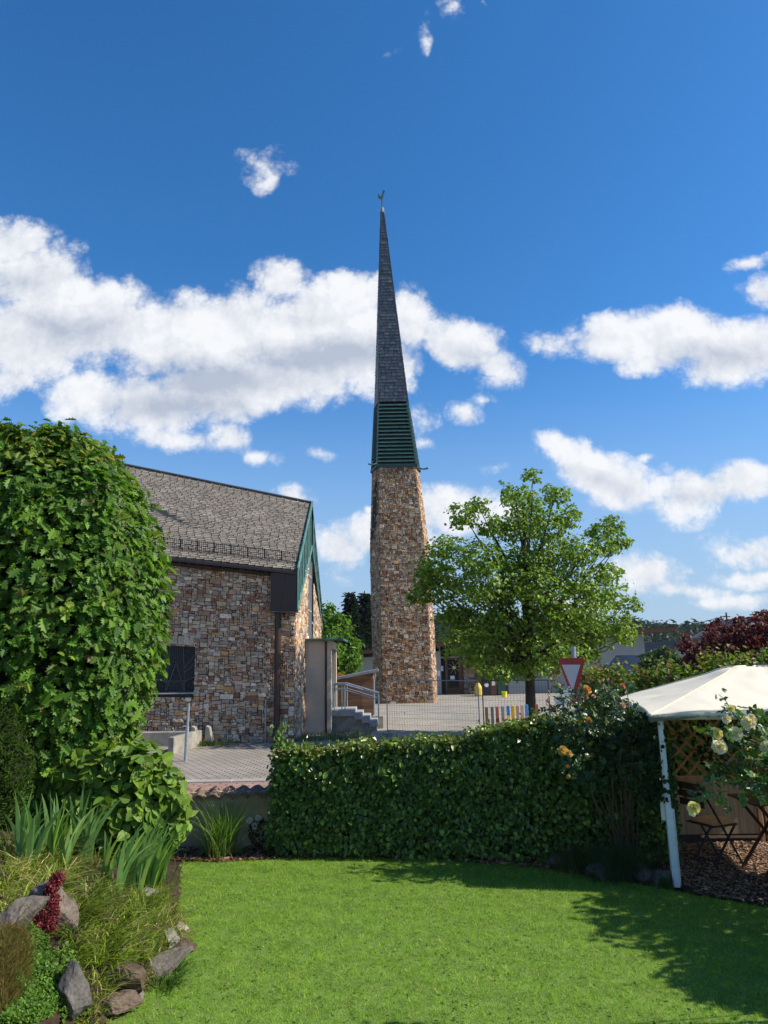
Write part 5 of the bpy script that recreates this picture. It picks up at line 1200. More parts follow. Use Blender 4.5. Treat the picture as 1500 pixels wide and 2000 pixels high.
# ------------------------------------------------------------------ clipped oak column
YO = 9.2
prof_px = [(150, 836), (200, 842), (218, 880), (252, 930), (288, 970), (312, 1030), (326, 1090), (330, 1160), (328, 1240), (316, 1320), (288, 1390), (262, 1450), (235, 1540)]
oz = np.array([U(px, py, YO)[2] for px, py in prof_px])[::-1]; ox = np.array([U(px, py, YO)[0] for px, py in prof_px])[::-1]
OCX, OZT = -5.4, oz[-1] - .30
def oak_r(z): return np.interp(z, oz, ox) - OCX - .20
ok_ = thing('oak_hedge', 'tall clipped oak with lobed leaves filling the left edge', 'tree', (OCX, YO, 0))
r = np.random.default_rng(51); s = MB()
OT = [(.075, .165, .02), (.10, .205, .022), (.055, .125, .018), (.14, .25, .028)]
for ins, n in ((0, 18500), (.12, 11000), (.26, 5500), (-.05, 2200)):
    cap = r.random(n) < .16
    z = np.where(cap, OZT - .03, r.uniform(.45, OZT, n)); R_ = oak_r(z); th = r.uniform(0, 2 * math.pi, n)
    ct_, st_ = np.cos(th), np.sin(th); e = 2 / 2.9
    rad = np.where(cap, np.sqrt(r.random(n)), 1.0)
    bump_ = np.array([mnoise.noise(Vector((a * 2.2, b * 2.2, c * 1.7))) * .10 + mnoise.noise(Vector((a * 6.5, b * 6.5, c * 5.0))) * .11 for a, b, c in zip(ct_ * 1.8, st_ * 1.8, z)])
    rx_ = (R_ - ins + bump_) * rad; ry_ = (R_ * .55 + .05 - ins + bump_) * rad
    X_ = OCX + np.sign(ct_) * np.abs(ct_) ** e * rx_; Y_ = YO + np.sign(st_) * np.abs(st_) ** e * ry_
    z = z + .22 * np.clip((X_ - OCX) / 3.0, 0, 1) * np.clip((z - OZT + 1.1) / 1.1, 0, 1); P = np.stack([X_, Y_, z - np.where(cap, ins, 0) + np.where(cap, bump_, 0)], 1) + r.normal(0, .035, (n, 3))
    N = np.stack([np.sign(ct_) * np.abs(ct_) ** (2 - e), np.sign(st_) * np.abs(st_) ** (2 - e) * 1.6, np.full(n, .28)], 1); N[cap] = (0, 0, 1)
    sl_ = np.gradient(oak_r(np.linspace(.45, OZT, 60)), (OZT - .45) / 59); N[:, 2] += np.clip(-np.interp(z, np.linspace(.45, OZT, 60), sl_), -.3, 1.5) * (~cap)
    keep = (Y_ < YO + .75) & ((bump_ > -.055 + .04 * r.normal(0, 1, n)) | (ins > .2))
    tint = pick(OT, n, .2, None, r); yl = (z > OZT - .35) & (r.random(n) < .4); tint[yl] = pick([(.17, .21, .02), (.22, .22, .03), (.13, .19, .02)], yl.sum(), .15, None, r)
    dead = r.random(n) < .006; tint[dead] = (.28, .2, .09)
    leaves(s, P[keep], unit(unit(N) + r.normal(0, .42, N.shape) + (0, 0, .25))[keep], (.125 * np.clip(r.normal(1, .3, n), .5, 1.6))[keep], T_OAK, tint[keep], .7, r)
s.build('leaves', M['leaf'], ok_)
s = MB(); s.tube([(OCX, YO, 0), (OCX, YO, 2.2), (OCX + .1, YO, OZT - .4)], [.16, .12, .03], 10)
for i in range(46):
    z = r.uniform(.7, OZT - .3); a = r.uniform(0, 6.28); rr_ = float(oak_r(z)) * .9; limb(s, (OCX, YO, z * .8), (OCX + math.cos(a) * rr_, YO + math.sin(a) * rr_ * .55, z), .03, .006, .0, .12, 6, 5, r)
s.build('trunk', M['bark'], ok_)
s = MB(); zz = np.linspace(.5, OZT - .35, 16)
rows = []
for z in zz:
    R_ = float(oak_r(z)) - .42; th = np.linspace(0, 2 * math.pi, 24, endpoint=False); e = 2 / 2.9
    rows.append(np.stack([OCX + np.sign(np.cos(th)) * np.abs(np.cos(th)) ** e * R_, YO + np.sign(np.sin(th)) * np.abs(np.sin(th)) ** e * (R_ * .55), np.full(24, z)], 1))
s.add(np.vstack(rows), [[i * 24 + j, i * 24 + (j + 1) % 24, (i + 1) * 24 + (j + 1) % 24, (i + 1) * 24 + j] for i in range(15) for j in range(24)]); s.add(rows[-1], [list(range(24))])  # dark hull, the deep shade behind the oak leaves put into its colour
s.build('dark_core', M['core_shade'], ok_)

# ------------------------------------------------------------------ rockery mound
EDGE = np.array([(-2.75, 10.25), (-2.5, 9.2), (-2.15, 8.0), (-1.95, 7.2), (-1.92, 6.75), (-1.98, 6.4), (-2.03, 6.05), (-2.2, 5.72), (-2.25, 5.3), (-2.2, 4.6), (-2.1, 3.6), (-2.1, 2.4)])
def mound_d(x, y):
    x, y = np.asarray(x, float), np.asarray(y, float); best = np.full(x.shape, 9e9); sgn = np.ones(x.shape)
    for a, b in zip(EDGE[:-1], EDGE[1:]):
        d = b - a; t = np.clip(((x - a[0]) * d[0] + (y - a[1]) * d[1]) / (d @ d), 0, 1); qx, qy = x - a[0] - t * d[0], y - a[1] - t * d[1]
        dd = np.hypot(qx, qy); cr = d[0] * (y - a[1]) - d[1] * (x - a[0]); up_ = dd < best - 1e-9
        best = np.where(up_, dd, best); sgn = np.where(up_, np.where(cr < 0, 1, -1), sgn)
    return best * sgn
sm = lambda t: np.clip(t, 0, 1) ** 2 * (3 - 2 * np.clip(t, 0, 1))
def mound_h(x, y):
    d = mound_d(x, y); y = np.asarray(y, float)
    return np.where(d > 0, (.2 * sm(d / .18) + .4 * sm(d / .8) + .3 * sm((d - .5) / 1.6)) * np.clip((10.3 - y) / 2.2, .05, 1), -.04)
if mound_h(np.array([-4.0]), np.array([7.0]))[0] < 0: mound_d_ = mound_d; mound_d = lambda x, y: -mound_d_(x, y)
def on_mound(px, py):
    d = ray(px, py); ts_ = np.linspace(3.0, 14, 900); P = CN + d * ts_[:, None]; hh = np.maximum(mound_h(P[:, 0], P[:, 1]), 0); k = np.argmax(P[:, 2] < hh); return np.array([P[k, 0], P[k, 1], hh[k]])
gx_, gy_ = np.linspace(-8, -1.8, 110), np.linspace(2.5, 10.4, 130); GX, GY = np.meshgrid(gx_, gy_, indexing='ij'); GZ = mound_h(GX, GY) + np.array([[mnoise.noise(Vector((a * 6, b * 6, 2))) for b in gy_] for a in gx_]) * .025
s = MB(); s.add(np.stack([GX, GY, GZ], 2).reshape(-1, 3), [[i * 130 + j, (i + 1) * 130 + j, (i + 1) * 130 + j + 1, i * 130 + j + 1] for i in range(109) for j in range(129)])
structure(s, 'rockery_mound', M['soil'], smooth=True)
def rock(center, size, tint, label, seed, rz=0, tilt=(0, 0), cuts=16, name='rock', group='stones edging the rockery'):
    r = np.random.default_rng(seed); bm = bmesh.new(); bmesh.ops.create_icosphere(bm, subdivisions=4, radius=1)
    V = np.array([v.co[:] for v in bm.verts])
    for k in range(cuts):
        n = randdir(1, r)[0]; d = r.uniform(.5, .8); ex = np.maximum(V @ n - d, 0); V = V - ex[:, None] * n * .92
    V += np.array([mnoise.fractal(Vector(v * 1.7 + seed), 1.0, 2.0, 4) for v in V])[:, None] * unit(V) * .09
    F = np.array([[v.index for v in f.verts] for f in bm.faces]); bm.free()
    V = V * np.asarray(size) / 2 / .66
    Mx = np.array(Matrix.Rotation(rz, 3, 'Z') @ Matrix.Rotation(tilt[0], 3, 'X') @ Matrix.Rotation(tilt[1], 3, 'Y')); V = V @ Mx.T
    s = MB(); s.add(V + np.asarray(center), F, tint); o = s.build(name, M['rock'], smooth=False, loc=center); return tag(o, label, 'rock', group)
BR, GR, LT = (.09, .062, .043), (.12, .104, .085), (.19, .17, .14)
RK = [(238, 1908, .34, .27, .26, BR, 'squarish brown rock at the front of the rockery', .2, (0, 0)), (312, 1888, .46, .19, .2, GR, 'long grey rock slanting along the lawn edge of the rockery', .75, (0, -.35)),
 (357, 1848, .17, .15, .26, BR, 'upright brown rock at the right tip of the rockery', .3, (.2, .2)), (332, 1832, .2, .14, .17, LT, 'pale angular rock behind the upright brown one', -.4, (0, .3)), (352, 1812, .24, .12, .12, (.3, .26, .21), 'flat tan rock lying topmost at the right tip of the rockery', -.6, (0, .2)),
 (222, 1958, .34, .2, .13, (.13, .095, .07), 'low brown rock half sunk below the squarish one', .15, (0, 0)), (266, 1950, .13, .12, .15, LT, 'small whitish rock between the brown and the long grey rocks', .1, (0, 0)),
 (142, 1950, .24, .26, .5, (.10, .09, .082), 'dark upright slab at the bottom of the rockery', .3, (.25, 0)), (25, 1795, .52, .2, .3, (.115, .098, .083), 'grey slab leaning at the left edge of the rockery', .6, (0, -.5)),
 (100, 1775, .40, .24, .50, (.135, .105, .083), 'tall leaning stone that carries the red stonecrop', .1, (-.45, .12)), (285, 1742, .22, .16, .1, LT, 'pale stone below the iris leaves', .1, (0, 0))]
for i, (px, py, a, b, c, t, lab, rz, tl) in enumerate(RK):
    q = on_mound(px, py + c * 40); rock((q[0], q[1], q[2] + c * .12), (a * .95, b * .95, c * .66), t, lab, 60 + i, rz, tl)
# stones of the bed on the right
for i, (px, py, a, lab) in enumerate(((1075, 1672, .3, 'dark stone under the hedge end at the right bed'), (1100, 1690, .34, 'dark flat stone in front of the hedge end stone'), (1255, 1722, .3, 'dark stone left of the gazebo post foot'), (1290, 1728, .24, 'small mossy stone at the gazebo post foot'), (1180, 1716, .36, 'low dark stone before the lavender'))):
    q = G(px, py, 0); rock((q[0], q[1], .06), (a, a * .7, .2), (.1, .085, .07), lab, 90 + i, i * .8, (0, 0), group='stones edging the right bed')

# ------------------------------------------------------------------ plants of the rockery
r = np.random.default_rng(71)
def px_region(poly, n):
    p = np.array(poly, float); lo, hi = p.min(0), p.max(0); out_ = np.zeros((0, 2))
    while len(out_) < n:
        q = r.uniform(lo, hi, (n, 2)); out_ = np.vstack([out_, q[inpoly(q, poly)]])
    return np.array([on_mound(*q) for q in out_[:n]])
def sedge(name, label, poly, n, L_, cols, probs=None, group=None, lean=(.25, -.1), w=.0105, droop=.55, cat='grass'):
    n = int(n * .72); P = px_region(poly, n); ln = r.normal(0, .6, (n, 2)) + np.asarray(lean); s = MB()
    ci = np.floor(P[:, 0] / .09) * 31 + np.floor(P[:, 1] / .09) * 17; ln += np.c_[np.sin(ci * 12.9), np.cos(ci * 7.3)] * .55; L_ = L_ * (.8 + .35 * np.sin(ci * 3.7))
    blades(s, P - (0, 0, .02), ln, L_ * r.uniform(.55, 1.25, n), w * r.uniform(.5, 1.4, n), pick(cols, n, .3, probs, r), 4, droop * r.uniform(.5, 1.3, n), None, r)
    o = s.build(name, M['blade']); return tag(o, label, cat, group)
YG_ = [(.14, .22, .022), (.23, .32, .03), (.085, .14, .016), (.38, .42, .08), (.52, .44, .2)]
sedge('sedge_tuft', 'arching yellow green sedge behind the squarish brown rock', [(130, 1790), (200, 1735), (310, 1735), (360, 1790), (345, 1850), (280, 1885), (205, 1900), (140, 1890)], 4600, .23, YG_, [.32, .25, .25, .12, .06], 'sedge tufts on the rockery')
sedge('sedge_tuft', 'brownish grass tuft at the left behind the leaning grey slab', [(0, 1700), (60, 1660), (130, 1690), (140, 1760), (60, 1790), (0, 1800)], 3400, .27, YG_, [.2, .2, .16, .2, .24], 'sedge tufts on the rockery')
sedge('sedge_tuft', 'mixed green and straw grass between the iris clumps and the leaning stone', [(70, 1690), (190, 1670), (235, 1740), (190, 1790), (130, 1850), (105, 1760)], 2500, .21, [(.12, .18, .03), (.16, .2, .03), (.36, .3, .14), (.08, .13, .025)], [.35, .3, .15, .2], 'sedge tufts on the rockery')
sedge('sedge_tuft', 'thin grass tuft at the foot of the upright slab', [(150, 1930), (190, 1905), (215, 1940), (230, 1990), (160, 2030)], 420, .17, YG_, None, 'sedge tufts on the rockery', w=.008)
sedge('sedge_tuft', 'dark green grass tuft in the lawn beside the long grey rock', [(300, 1930), (350, 1890), (372, 1880), (360, 1910), (330, 1950)], 260, .2, [(.05, .11, .02), (.07, .14, .02)], None, 'sedge tufts on the rockery')
def iris(label, poly, nf, lean):
    P = px_region(poly, nf); s = MB()
    for p in P:
        k = r.integers(5, 8); az = r.uniform(-.5, .5); fan = np.linspace(-.34, .34, k) + r.normal(0, .05, k)
        ln = np.stack([fan * math.cos(az) + lean[0], fan * math.sin(az) + lean[1] + r.normal(0, .08, k)], 1)
        tw = np.full(k, az) + r.normal(0, .35, k)
        blades(s, np.repeat(p[None], k, 0) + r.normal(0, .015, (k, 3)), ln, r.uniform(.45, .8, k), r.uniform(.04, .058, k), pick([(.17, .31, .085), (.21, .36, .10), (.12, .24, .07), (.28, .41, .09)], k, .15, None, r), 6, r.uniform(.05, .34, k), tw, r)
    o = s.build('iris', M['blade']); return tag(o, label, 'plant', 'iris clumps')
iris('left clump of sword leaved iris below the hydrangea, in half shade', [(30, 1670), (150, 1665), (200, 1690), (170, 1700), (40, 1700)], 15, (.08, .0))
iris('right clump of broad sword leaved iris reaching towards the lawn', [(200, 1720), (280, 1700), (335, 1715), (320, 1745), (230, 1752)], 17, (.26, -.02))
def mat_plant(name, label, poly, n, size, cols, height, tmpl=T_WIDE, cat='plant', matn='leaf', lay=3, group=None):
    P = px_region(poly, n); P[:, 2] += height * r.random(n) ** .6 * np.array([.7 + .5 * mnoise.noise(Vector((p[0] * 7, p[1] * 7, 0))) for p in P]); s = MB()
    leaves(s, P, unit(r.normal(0, .6, (n, 3)) + (.2, -.3, .9)), size * r.uniform(.6, 1.3, n), tmpl, pick(cols, n, .22, None, r), .0, r)
    o = s.build(name, M[matn]); return tag(o, label, cat, group)
mat_plant('stonecrop', 'bright green stonecrop carpet at the lower left', [(30, 1850), (60, 1820), (90, 1840), (105, 1900), (110, 1985), (60, 2010), (0, 2010), (30, 1950)], 7000, .022, [(.1, .2, .02), (.13, .23, .03), (.07, .15, .02)], .1)
mat_plant('stonecrop', 'small light green herb around the upright slab', [(95, 1870), (140, 1860), (160, 1905), (175, 2000), (120, 2010), (110, 1930)], 1100, .03, [(.1, .19, .02), (.14, .22, .04)], .1)
P = px_region([(0, 1830), (40, 1830), (60, 1880), (40, 1960), (0, 2000)], 5200); s = MB()
blades(s, P + (0, 0, .02), r.normal(0, .5, (5200, 2)), r.uniform(.05, .13, 5200), .006, pick([(.2, .13, .04), (.24, .17, .05), (.14, .13, .03), (.1, .12, .03)], 5200, .25, None, r), 2, .1, None, r)
o = s.build('heather', M['blade']); tag(o, 'mossy brown heather cushion in the bottom left corner', 'plant')
q = on_mound(100, 1800)                                   # red stonecrop hangs over the tall stone
s = MB(); n = 4200; cpt = np.array([q[0] + .0, q[1] - .06, q[2] + .17]); d = randdir(n, r); d[:, 1] = -np.abs(d[:, 1]) * .8
lump = np.array([(0, 0, .08), (.03, -.01, .0), (-.03, 0, -.02), (.0, -.03, -.09), (.05, -.02, -.06), (-.05, -.02, -.1), (.02, .02, .14), (.07, -.05, -.14), (-.02, -.05, -.16)])[r.integers(0, 9, n)]
P = cpt + lump + d * np.array([.065, .05, .055]) * r.uniform(.5, 1.05, (n, 1)); P[:, 1] += (P[:, 2] - cpt[2]) * .42
leaves(s, P, unit(d + r.normal(0, .5, (n, 3))), .018 * r.uniform(.6, 1.3, n), T_WIDE, pick([(.17, .02, .03), (.22, .035, .04), (.12, .015, .02), (.26, .06, .055)], n, .2, None, r), .4, r)
o = s.build('red_stonecrop', M['leaf']); tag(o, 'dark red stonecrop clinging to the tall leaning stone', 'plant')
# fern-like shoot beside the iris
q = on_mound(322, 1745); s = MB()
for k in range(5):
    a = r.uniform(-.3, .5); hgt_ = r.uniform(.25, .42); m = 26; tt = np.linspace(.1, 1, m); P = np.stack([q[0] + a * .3 * tt + k * .03, q[1] + r.normal(0, .02) + 0 * tt, q[2] + hgt_ * tt], 1)
    for sd in (-1, 1): blades(s, P, np.stack([np.full(m, sd * 1.2), r.normal(0, .3, m)], 1), .06 * (1.1 - tt), .006, pick([(.13, .2, .03), (.1, .18, .03)], m, .15, None, r), 2, .1, np.full(m, 1.57), r)
    s.tube(P[::5], .003, 4, (.12, .18, .03))
o = s.build('spurge', M['blade']); tag(o, 'feathery light green spurge shoots at the right end of the iris', 'plant')
# hydrangea
hc = U(212, 1545, 8.4)
hy = thing('hydrangea', 'hydrangea bush with broad light green leaves under the clipped oak', 'shrub', (hc[0], hc[1], .3))
s, tk = MB(), MB()
for (px, py, rx, ry, Y_) in ((150, 1510, 70, 60, 7.1), (215, 1505, 70, 55, 7.0), (270, 1500, 55, 50, 6.9), (300, 1540, 55, 50, 6.9), (325, 1570, 42, 40, 6.9), (335, 1610, 30, 24, 6.9), (255, 1560, 60, 50, 6.8), (190, 1560, 60, 50, 6.9), (285, 1590, 45, 34, 6.8), (240, 1620, 60, 40, 6.8), (300, 1640, 40, 30, 6.8), (170, 1620, 50, 40, 6.9)):
    Y_ += 1.45; sc = Y_ / FPX; c = U(px, py, Y_); n = int(rx * ry * .075); d = randdir(n, r); P = c + d * np.array([rx * sc, rx * sc * .8, ry * sc]) * r.uniform(.65, 1.05, (n, 1))
    leaves(s, P, unit(d * .7 + (.15, -.1, .55) + r.normal(0, .35, (n, 3))), .125 * np.clip(r.normal(1, .22, n), .5, 1.5), T_WIDE, pick([(.10, .19, .02), (.13, .225, .025), (.16, .25, .03)], n, .15, None, r), .5, r)
    limb(tk, (hc[0] + .1, hc[1] + .1, .3), c, .012, .005, .1, .05, 6, 5, r)
    m = 14; P2 = c + randdir(m, r) * np.array([rx * sc, rx * sc, ry * sc]); 
    for p in P2[P2[:, 2] > c[2] + ry * sc * .2][:2]: leaves(s, p + r.normal(0, .02, (24, 3)), randdir(24, r), .022, T_WIDE, pick([(.22, .26, .05)], 24, .1, None, r), 0, r)
s.build('leaves', M['leaf'], hy); tk.build('stems', M['twig'], hy)
# thuja at the left edge
tc_ = U(2, 1490, 8.0)
th_ = thing('thuja', 'dark green thuja at the left edge below the clipped oak', 'shrub', (tc_[0], 8.0, .3))
s = MB(); n = 9000; d = randdir(n, r); P = tc_ + d * np.array([.34, .4, .62]) * r.uniform(.8, 1.04, (n, 1)); P += np.array([[mnoise.noise(Vector(p * 7)) * .05 for _ in range(3)] for p in P])
leaves(s, P, unit(d + r.normal(0, .5, (n, 3))), .05 * r.uniform(.6, 1.3, n), T_NARROW, pick([(.06, .12, .018), (.085, .15, .022), (.04, .085, .015)], n, .2, None, r), -.4, r)
s.build('foliage', M['leaf'], th_); s = MB(); s.tube([(tc_[0], 8.0, .2), (tc_[0], 8.0, tc_[2] + .3)], [.05, .01], 8)
s.add(*(lambda D: (tc_ + D * np.array([.27, .33, .52]), [[i * 10 + j, i * 10 + (j + 1) % 10, (i + 1) * 10 + (j + 1) % 10, (i + 1) * 10 + j] for i in range(6) for j in range(10)]))(np.array([[math.sin(a) * math.cos(b), math.sin(a) * math.sin(b), math.cos(a)] for a in np.linspace(.05, 3.09, 7) for b in np.linspace(0, 6.283, 10, endpoint=False)])))  # dark ellipsoid round the stem, standing in for shade inside the thuja
s.build('dark_core', M['core_shade'], th_)
# ornamental grass and white flowers in the mulch bed
q = G(432, 1672); n = 330
s = MB(); P = np.tile(q, (n, 1)) + np.c_[r.normal(0, .09, (n, 2)), np.zeros(n)]
blades(s, P, r.normal(0, .38, (n, 2)) + (.04, 0), r.uniform(.5, 1.0, n), r.uniform(.007, .013, n), pick([(.15, .26, .05), (.2, .32, .06), (.11, .2, .04)], n, .18, None, r), 7, r.uniform(.08, .35, n), None, r)
m = 70; blades(s, np.tile(q, (m, 1)) + np.c_[r.normal(0, .1, (m, 2)), np.zeros(m)], r.normal(0, .4, (m, 2)), r.uniform(.15, .45, m), .007, pick([(.4, .3, .14), (.32, .22, .1)], m, .15, None, r), 4, .3, None, r)
m = 9; blades(s, np.tile(q + (.25, 0, 0), (m, 1)), np.stack([r.uniform(.2, 1.0, m), r.normal(0, .2, m)], 1), r.uniform(.6, .8, m), .007, pick([(.1, .17, .04)], m, .1, None, r), 8, r.uniform(.5, .95, m), None, r)
o = s.build('ornamental_grass', M['blade']); tag(o, 'tall arching ornamental grass before the old garden wall', 'grass')
q = G(505, 1652)
wf = thing('white_flower', 'small plant with three white blooms left of the hedge', 'flower', tuple(q))
s = MB(); n = 260; d = randdir(n, r); P = q + (0, 0, .2) + d * np.array([.14, .12, .2]); leaves(s, P, unit(d + (0, -.2, .6)), .05, T_SIMPLE, pick([(.04, .08, .015), (.06, .11, .02)], n, .2, None, r), .3, r); s.build('leaves', M['leaf'], wf)
def bloom(center, rad, cols, facing, parent, name='bloom', rings=4, r=r):
    s = MB(); f = unit(np.asarray(facing, float)); a = unit(np.cross(f, (0, 0, 1))); b = np.cross(f, a)
    for k in range(rings):
        m = 6 - (k > 2); t = k / rings; op = .95 - .75 * t
        for j in range(m):
            an = 2 * math.pi * (j + .5 * k) / m + r.normal(0, .15); rd = a * math.cos(an) + b * math.sin(an); dirv = unit(rd * op + f * (1 - op) + r.normal(0, .08, 3)); nn = unit(f * op - rd * (1 - op) * .9 + r.normal(0, .1, 3)); x = np.cross(dirv, nn)
            V, F = T_PETAL; L_ = rad * (1.05 - .35 * t); L_ *= r.uniform(.75, 1.15); W = center + f * (k * rad * .06) + L_ * (x * V[:, 0:1] * r.uniform(1.0, 1.5) + dirv * V[:, 1:2] + nn * (V[:, 2:3] * r.uniform(.8, 2.4) + .35 * V[:, 1:2] ** 2 * r.uniform(-.6, .8)))
            s.add(W, F, np.tile(np.array(cols[min(k, len(cols) - 1)]) * r.uniform(.9, 1.1), (2, 1)))
    return s.build(name, M['petal'], parent)
for px, py in ((487, 1602), (505, 1598), (498, 1614)): bloom(U(px, py, q[1] - .1), .045, [(.75, .76, .74)], (.3, -.8, .5), wf, 'flower', 2)

for lab, poly, n, L_ in (('short grass tufts filling the gaps between the front rocks', [(190, 1900), (270, 1890), (330, 1870), (300, 1930), (230, 1960), (190, 1950)], 700, .12), ('straw coloured dry grass at the top right of the rockery', [(320, 1760), (365, 1790), (368, 1840), (340, 1850), (315, 1800)], 600, .16)):
    sedge('sedge_tuft', lab, poly, n, L_, YG_ if 'short' in lab else [(.3, .25, .1), (.2, .22, .05), (.38, .3, .15)], None, 'sedge tufts on the rockery')
# stray shoots, dead leaves on the oak
s = MB(); r = np.random.default_rng(57)
for i in range(110):
    z = r.uniform(1.2, OZT) if i > 45 else OZT - .03; R_ = float(oak_r(min(z, OZT - .05))); a = r.uniform(-2.4, .35) if i > 45 else r.uniform(0, 6.28); f = 1.0 if i > 45 else r.uniform(.1, .9); e = 2 / 2.9
    b0 = np.array([OCX + np.sign(math.cos(a)) * abs(math.cos(a)) ** e * R_ * f, YO + np.sign(math.sin(a)) * abs(math.sin(a)) ** e * (R_ * .55) * f, z]); dv = unit(np.array([math.cos(a) * (i > 45), math.sin(a) * .6 * (i > 45), .5 + (i <= 45)])) * r.uniform(.1, .3)
    k = 6; P = b0 + np.linspace(.1, 1, k)[:, None] * dv; leaves(s, P, unit(r.normal(0, .5, (k, 3)) + (.2, -.4, .6)), .13 * r.uniform(.6, 1.1, k), T_OAK, pick([(.16, .25, .03), (.2, .26, .04), (.13, .22, .025)] if r.random() < .85 else [(.3, .2, .09)], k, .15, None, r), .2, r)
    s.tube([b0 - dv * .5, b0 + dv], [.006, .002], 4, (.12, .09, .05))
s.build('shoots', M['leaf'], ok_)

sedge('sedge_tuft', 'dark grass fringe behind the left iris clump', [(0, 1645), (170, 1650), (170, 1680), (0, 1690)], 1500, .3, [(.08, .13, .02), (.1, .16, .03), (.2, .18, .07)], None, 'sedge tufts on the rockery')
# ------------------------------------------------------------------ rose bushes
r = np.random.default_rng(81)
def rose_leaves(mb, P, N, size, cols, r=r):              # five leaflets along a stalk
    n = len(P); a = unit(r.normal(0, 1, (n, 3)) + (0, 0, .1)); N = unit(N); a = unit(a - N * (a * N).sum(1, keepdims=True)); sd = np.cross(a, N)
    tint = pick(cols, n, .2, None, r)
    for off, sv in ((.0, -1), (.0, 1), (.55, -1), (.55, 1), (1.0, 0)):
        c = P + a * (off * size)[:, None] * 1.1
        d = unit(a * .6 + sd * sv * .9 if sv else a); x = np.cross(d, N); V, F = T_WIDE
        Nn = unit(N + r.normal(0, .2, N.shape)); x = unit(np.cross(d, Nn)); Nn = np.cross(x, d)
        W = c[:, None] + (size * .78)[:, None, None] * (x[:, None] * V[None, :, 0:1] + d[:, None] * V[None, :, 1:2] + Nn[:, None] * V[None, :, 2:3])
        mb.add(W.reshape(-1, 3), (F[None] + (np.arange(n) * len(V))[:, None, None]).reshape(-1, F.shape[1]), np.repeat(tint, 2, 0))
YR = 9.35
rb0 = G(1228, 1690)
rs = thing('orange_rose_bush', 'glossy dark rose bush with orange and yellow blooms at the hedge end', 'rose bush', (rb0[0], rb0[1], 0))
lv, stm = MB(), MB()
RB = [(1110, 1372, 26, 20), (1145, 1362, 34, 20), (1190, 1362, 34, 22), (1222, 1385, 30, 26), (1130, 1410, 45, 34), (1185, 1405, 45, 34), (1225, 1430, 28, 40), (1110, 1450, 40, 34), (1165, 1455, 48, 36), (1210, 1480, 38, 36), (1130, 1500, 42, 36), (1180, 1520, 40, 34), (1085, 1400, 24, 26), (1225, 1345, 18, 12), (1165, 1345, 18, 10), (1090, 1345, 12, 14), (1240, 1500, 26, 40)]
for px, py, rx, ry in RB:
    dy = r.uniform(-.15, .3); c = U(px, py, YR + dy); sc = YR / FPX; n = int(rx * ry * .052); d = randdir(n, r); P = c + d * np.array([rx * sc, .3, ry * sc]) * r.uniform(.45, 1.08, (n, 1))
    rose_leaves(lv, P, unit(d * .5 + (.1, -.2, .6) + r.normal(0, .4, (n, 3))), .05 * r.uniform(.7, 1.3, n), [(.035, .08, .02), (.05, .1, .025), (.07, .13, .03), (.028, .06, .018)])
    limb(stm, rb0 + r.normal(0, .07, 3) * (1, 1, 0), c, .011, .004, .05, .05, 8, 6, r)
sh = [(1086, 1322), (1090, 1336), (1170, 1335), (1200, 1340), (1072, 1372)]
for px, py in sh:
    c = U(px, py, YR); n = 8; P = c + r.normal(0, 1, (n, 3)) * (.05, .05, .1); rose_leaves(lv, P, unit(r.normal(0, .4, (n, 3)) + (0, -.3, .5)), .03 * np.ones(n), [(.2, .06, .03), (.16, .08, .03)])
lv.build('leaves', M['leaf_gloss'], rs)
for k in range(7):
    a = rb0 + (r.normal(0, .08), r.normal(0, .05), 0); b = U(1195 + k * 9, 1520 - (k % 3) * 30, YR - .25); limb(stm, a, b, .009, .005, .02, .04, 8, 6, r)
stm.build('stems', M['twig'], rs)
OR, YE, PE, RD = [(.75, .22, .03), (.8, .32, .04)], [(.8, .55, .08), (.85, .6, .1)], [(.75, .34, .24), (.78, .42, .3)], [(.6, .09, .05), (.7, .15, .06)]
for px, py, rad, cs in ((1146, 1347, .075, YE + OR), (1216, 1340, .05, RD), (1130, 1366, .05, PE), (1120, 1370, .045, PE), (1144, 1362, .04, PE), (1150, 1407, .055, OR), (1099, 1466, .085, YE), (1112, 1472, .055, YE), (1110, 1516, .035, YE), (1158, 1507, .03, RD), (1217, 1378, .05, PE), (1109, 1497, .03, RD), (1160, 1360, .035, PE)):
    bloom(U(px, py, YR - .32), rad * .72, tuple(np.array(c_) * .5 + np.array((.42, .24, .12)) * .5 for c_ in cs), (r.normal(0, .3) + .2, -.8, .4), rs, 'flower', 4)
# white rose, close by on the right
YW2 = 5.3
wb0 = np.array([4.0, 5.6, 0])
wr = thing('white_rose_bush', 'pale yellow and white rose sprays reaching in from the right edge', 'rose bush', tuple(wb0))
lv, stm = MB(), MB()
def U2(px, py): return U(px, py, YW2)
canes = [[(1640, 1700), (1560, 1500), (1490, 1450), (1440, 1440), (1400, 1445), (1372, 1430)], [(1640, 1650), (1560, 1470), (1500, 1440), (1465, 1400), (1452, 1372), (1440, 1360)], [(1640, 1700), (1560, 1570), (1480, 1530), (1420, 1510), (1390, 1530), (1365, 1565)],
         [(1600, 1600), (1530, 1500), (1480, 1480), (1450, 1460), (1420, 1455)], [(1600, 1500), (1540, 1430), (1490, 1410), (1478, 1398)], [(1600, 1640), (1520, 1540), (1460, 1505), (1420, 1500)], [(1620, 1560), (1540, 1510), (1500, 1490), (1470, 1510), (1440, 1530)], [(1600, 1560), (1530, 1480), (1500, 1465)]]
WC = [(.06, .12, .025), (.085, .155, .03), (.11, .19, .035), (.045, .095, .022)]
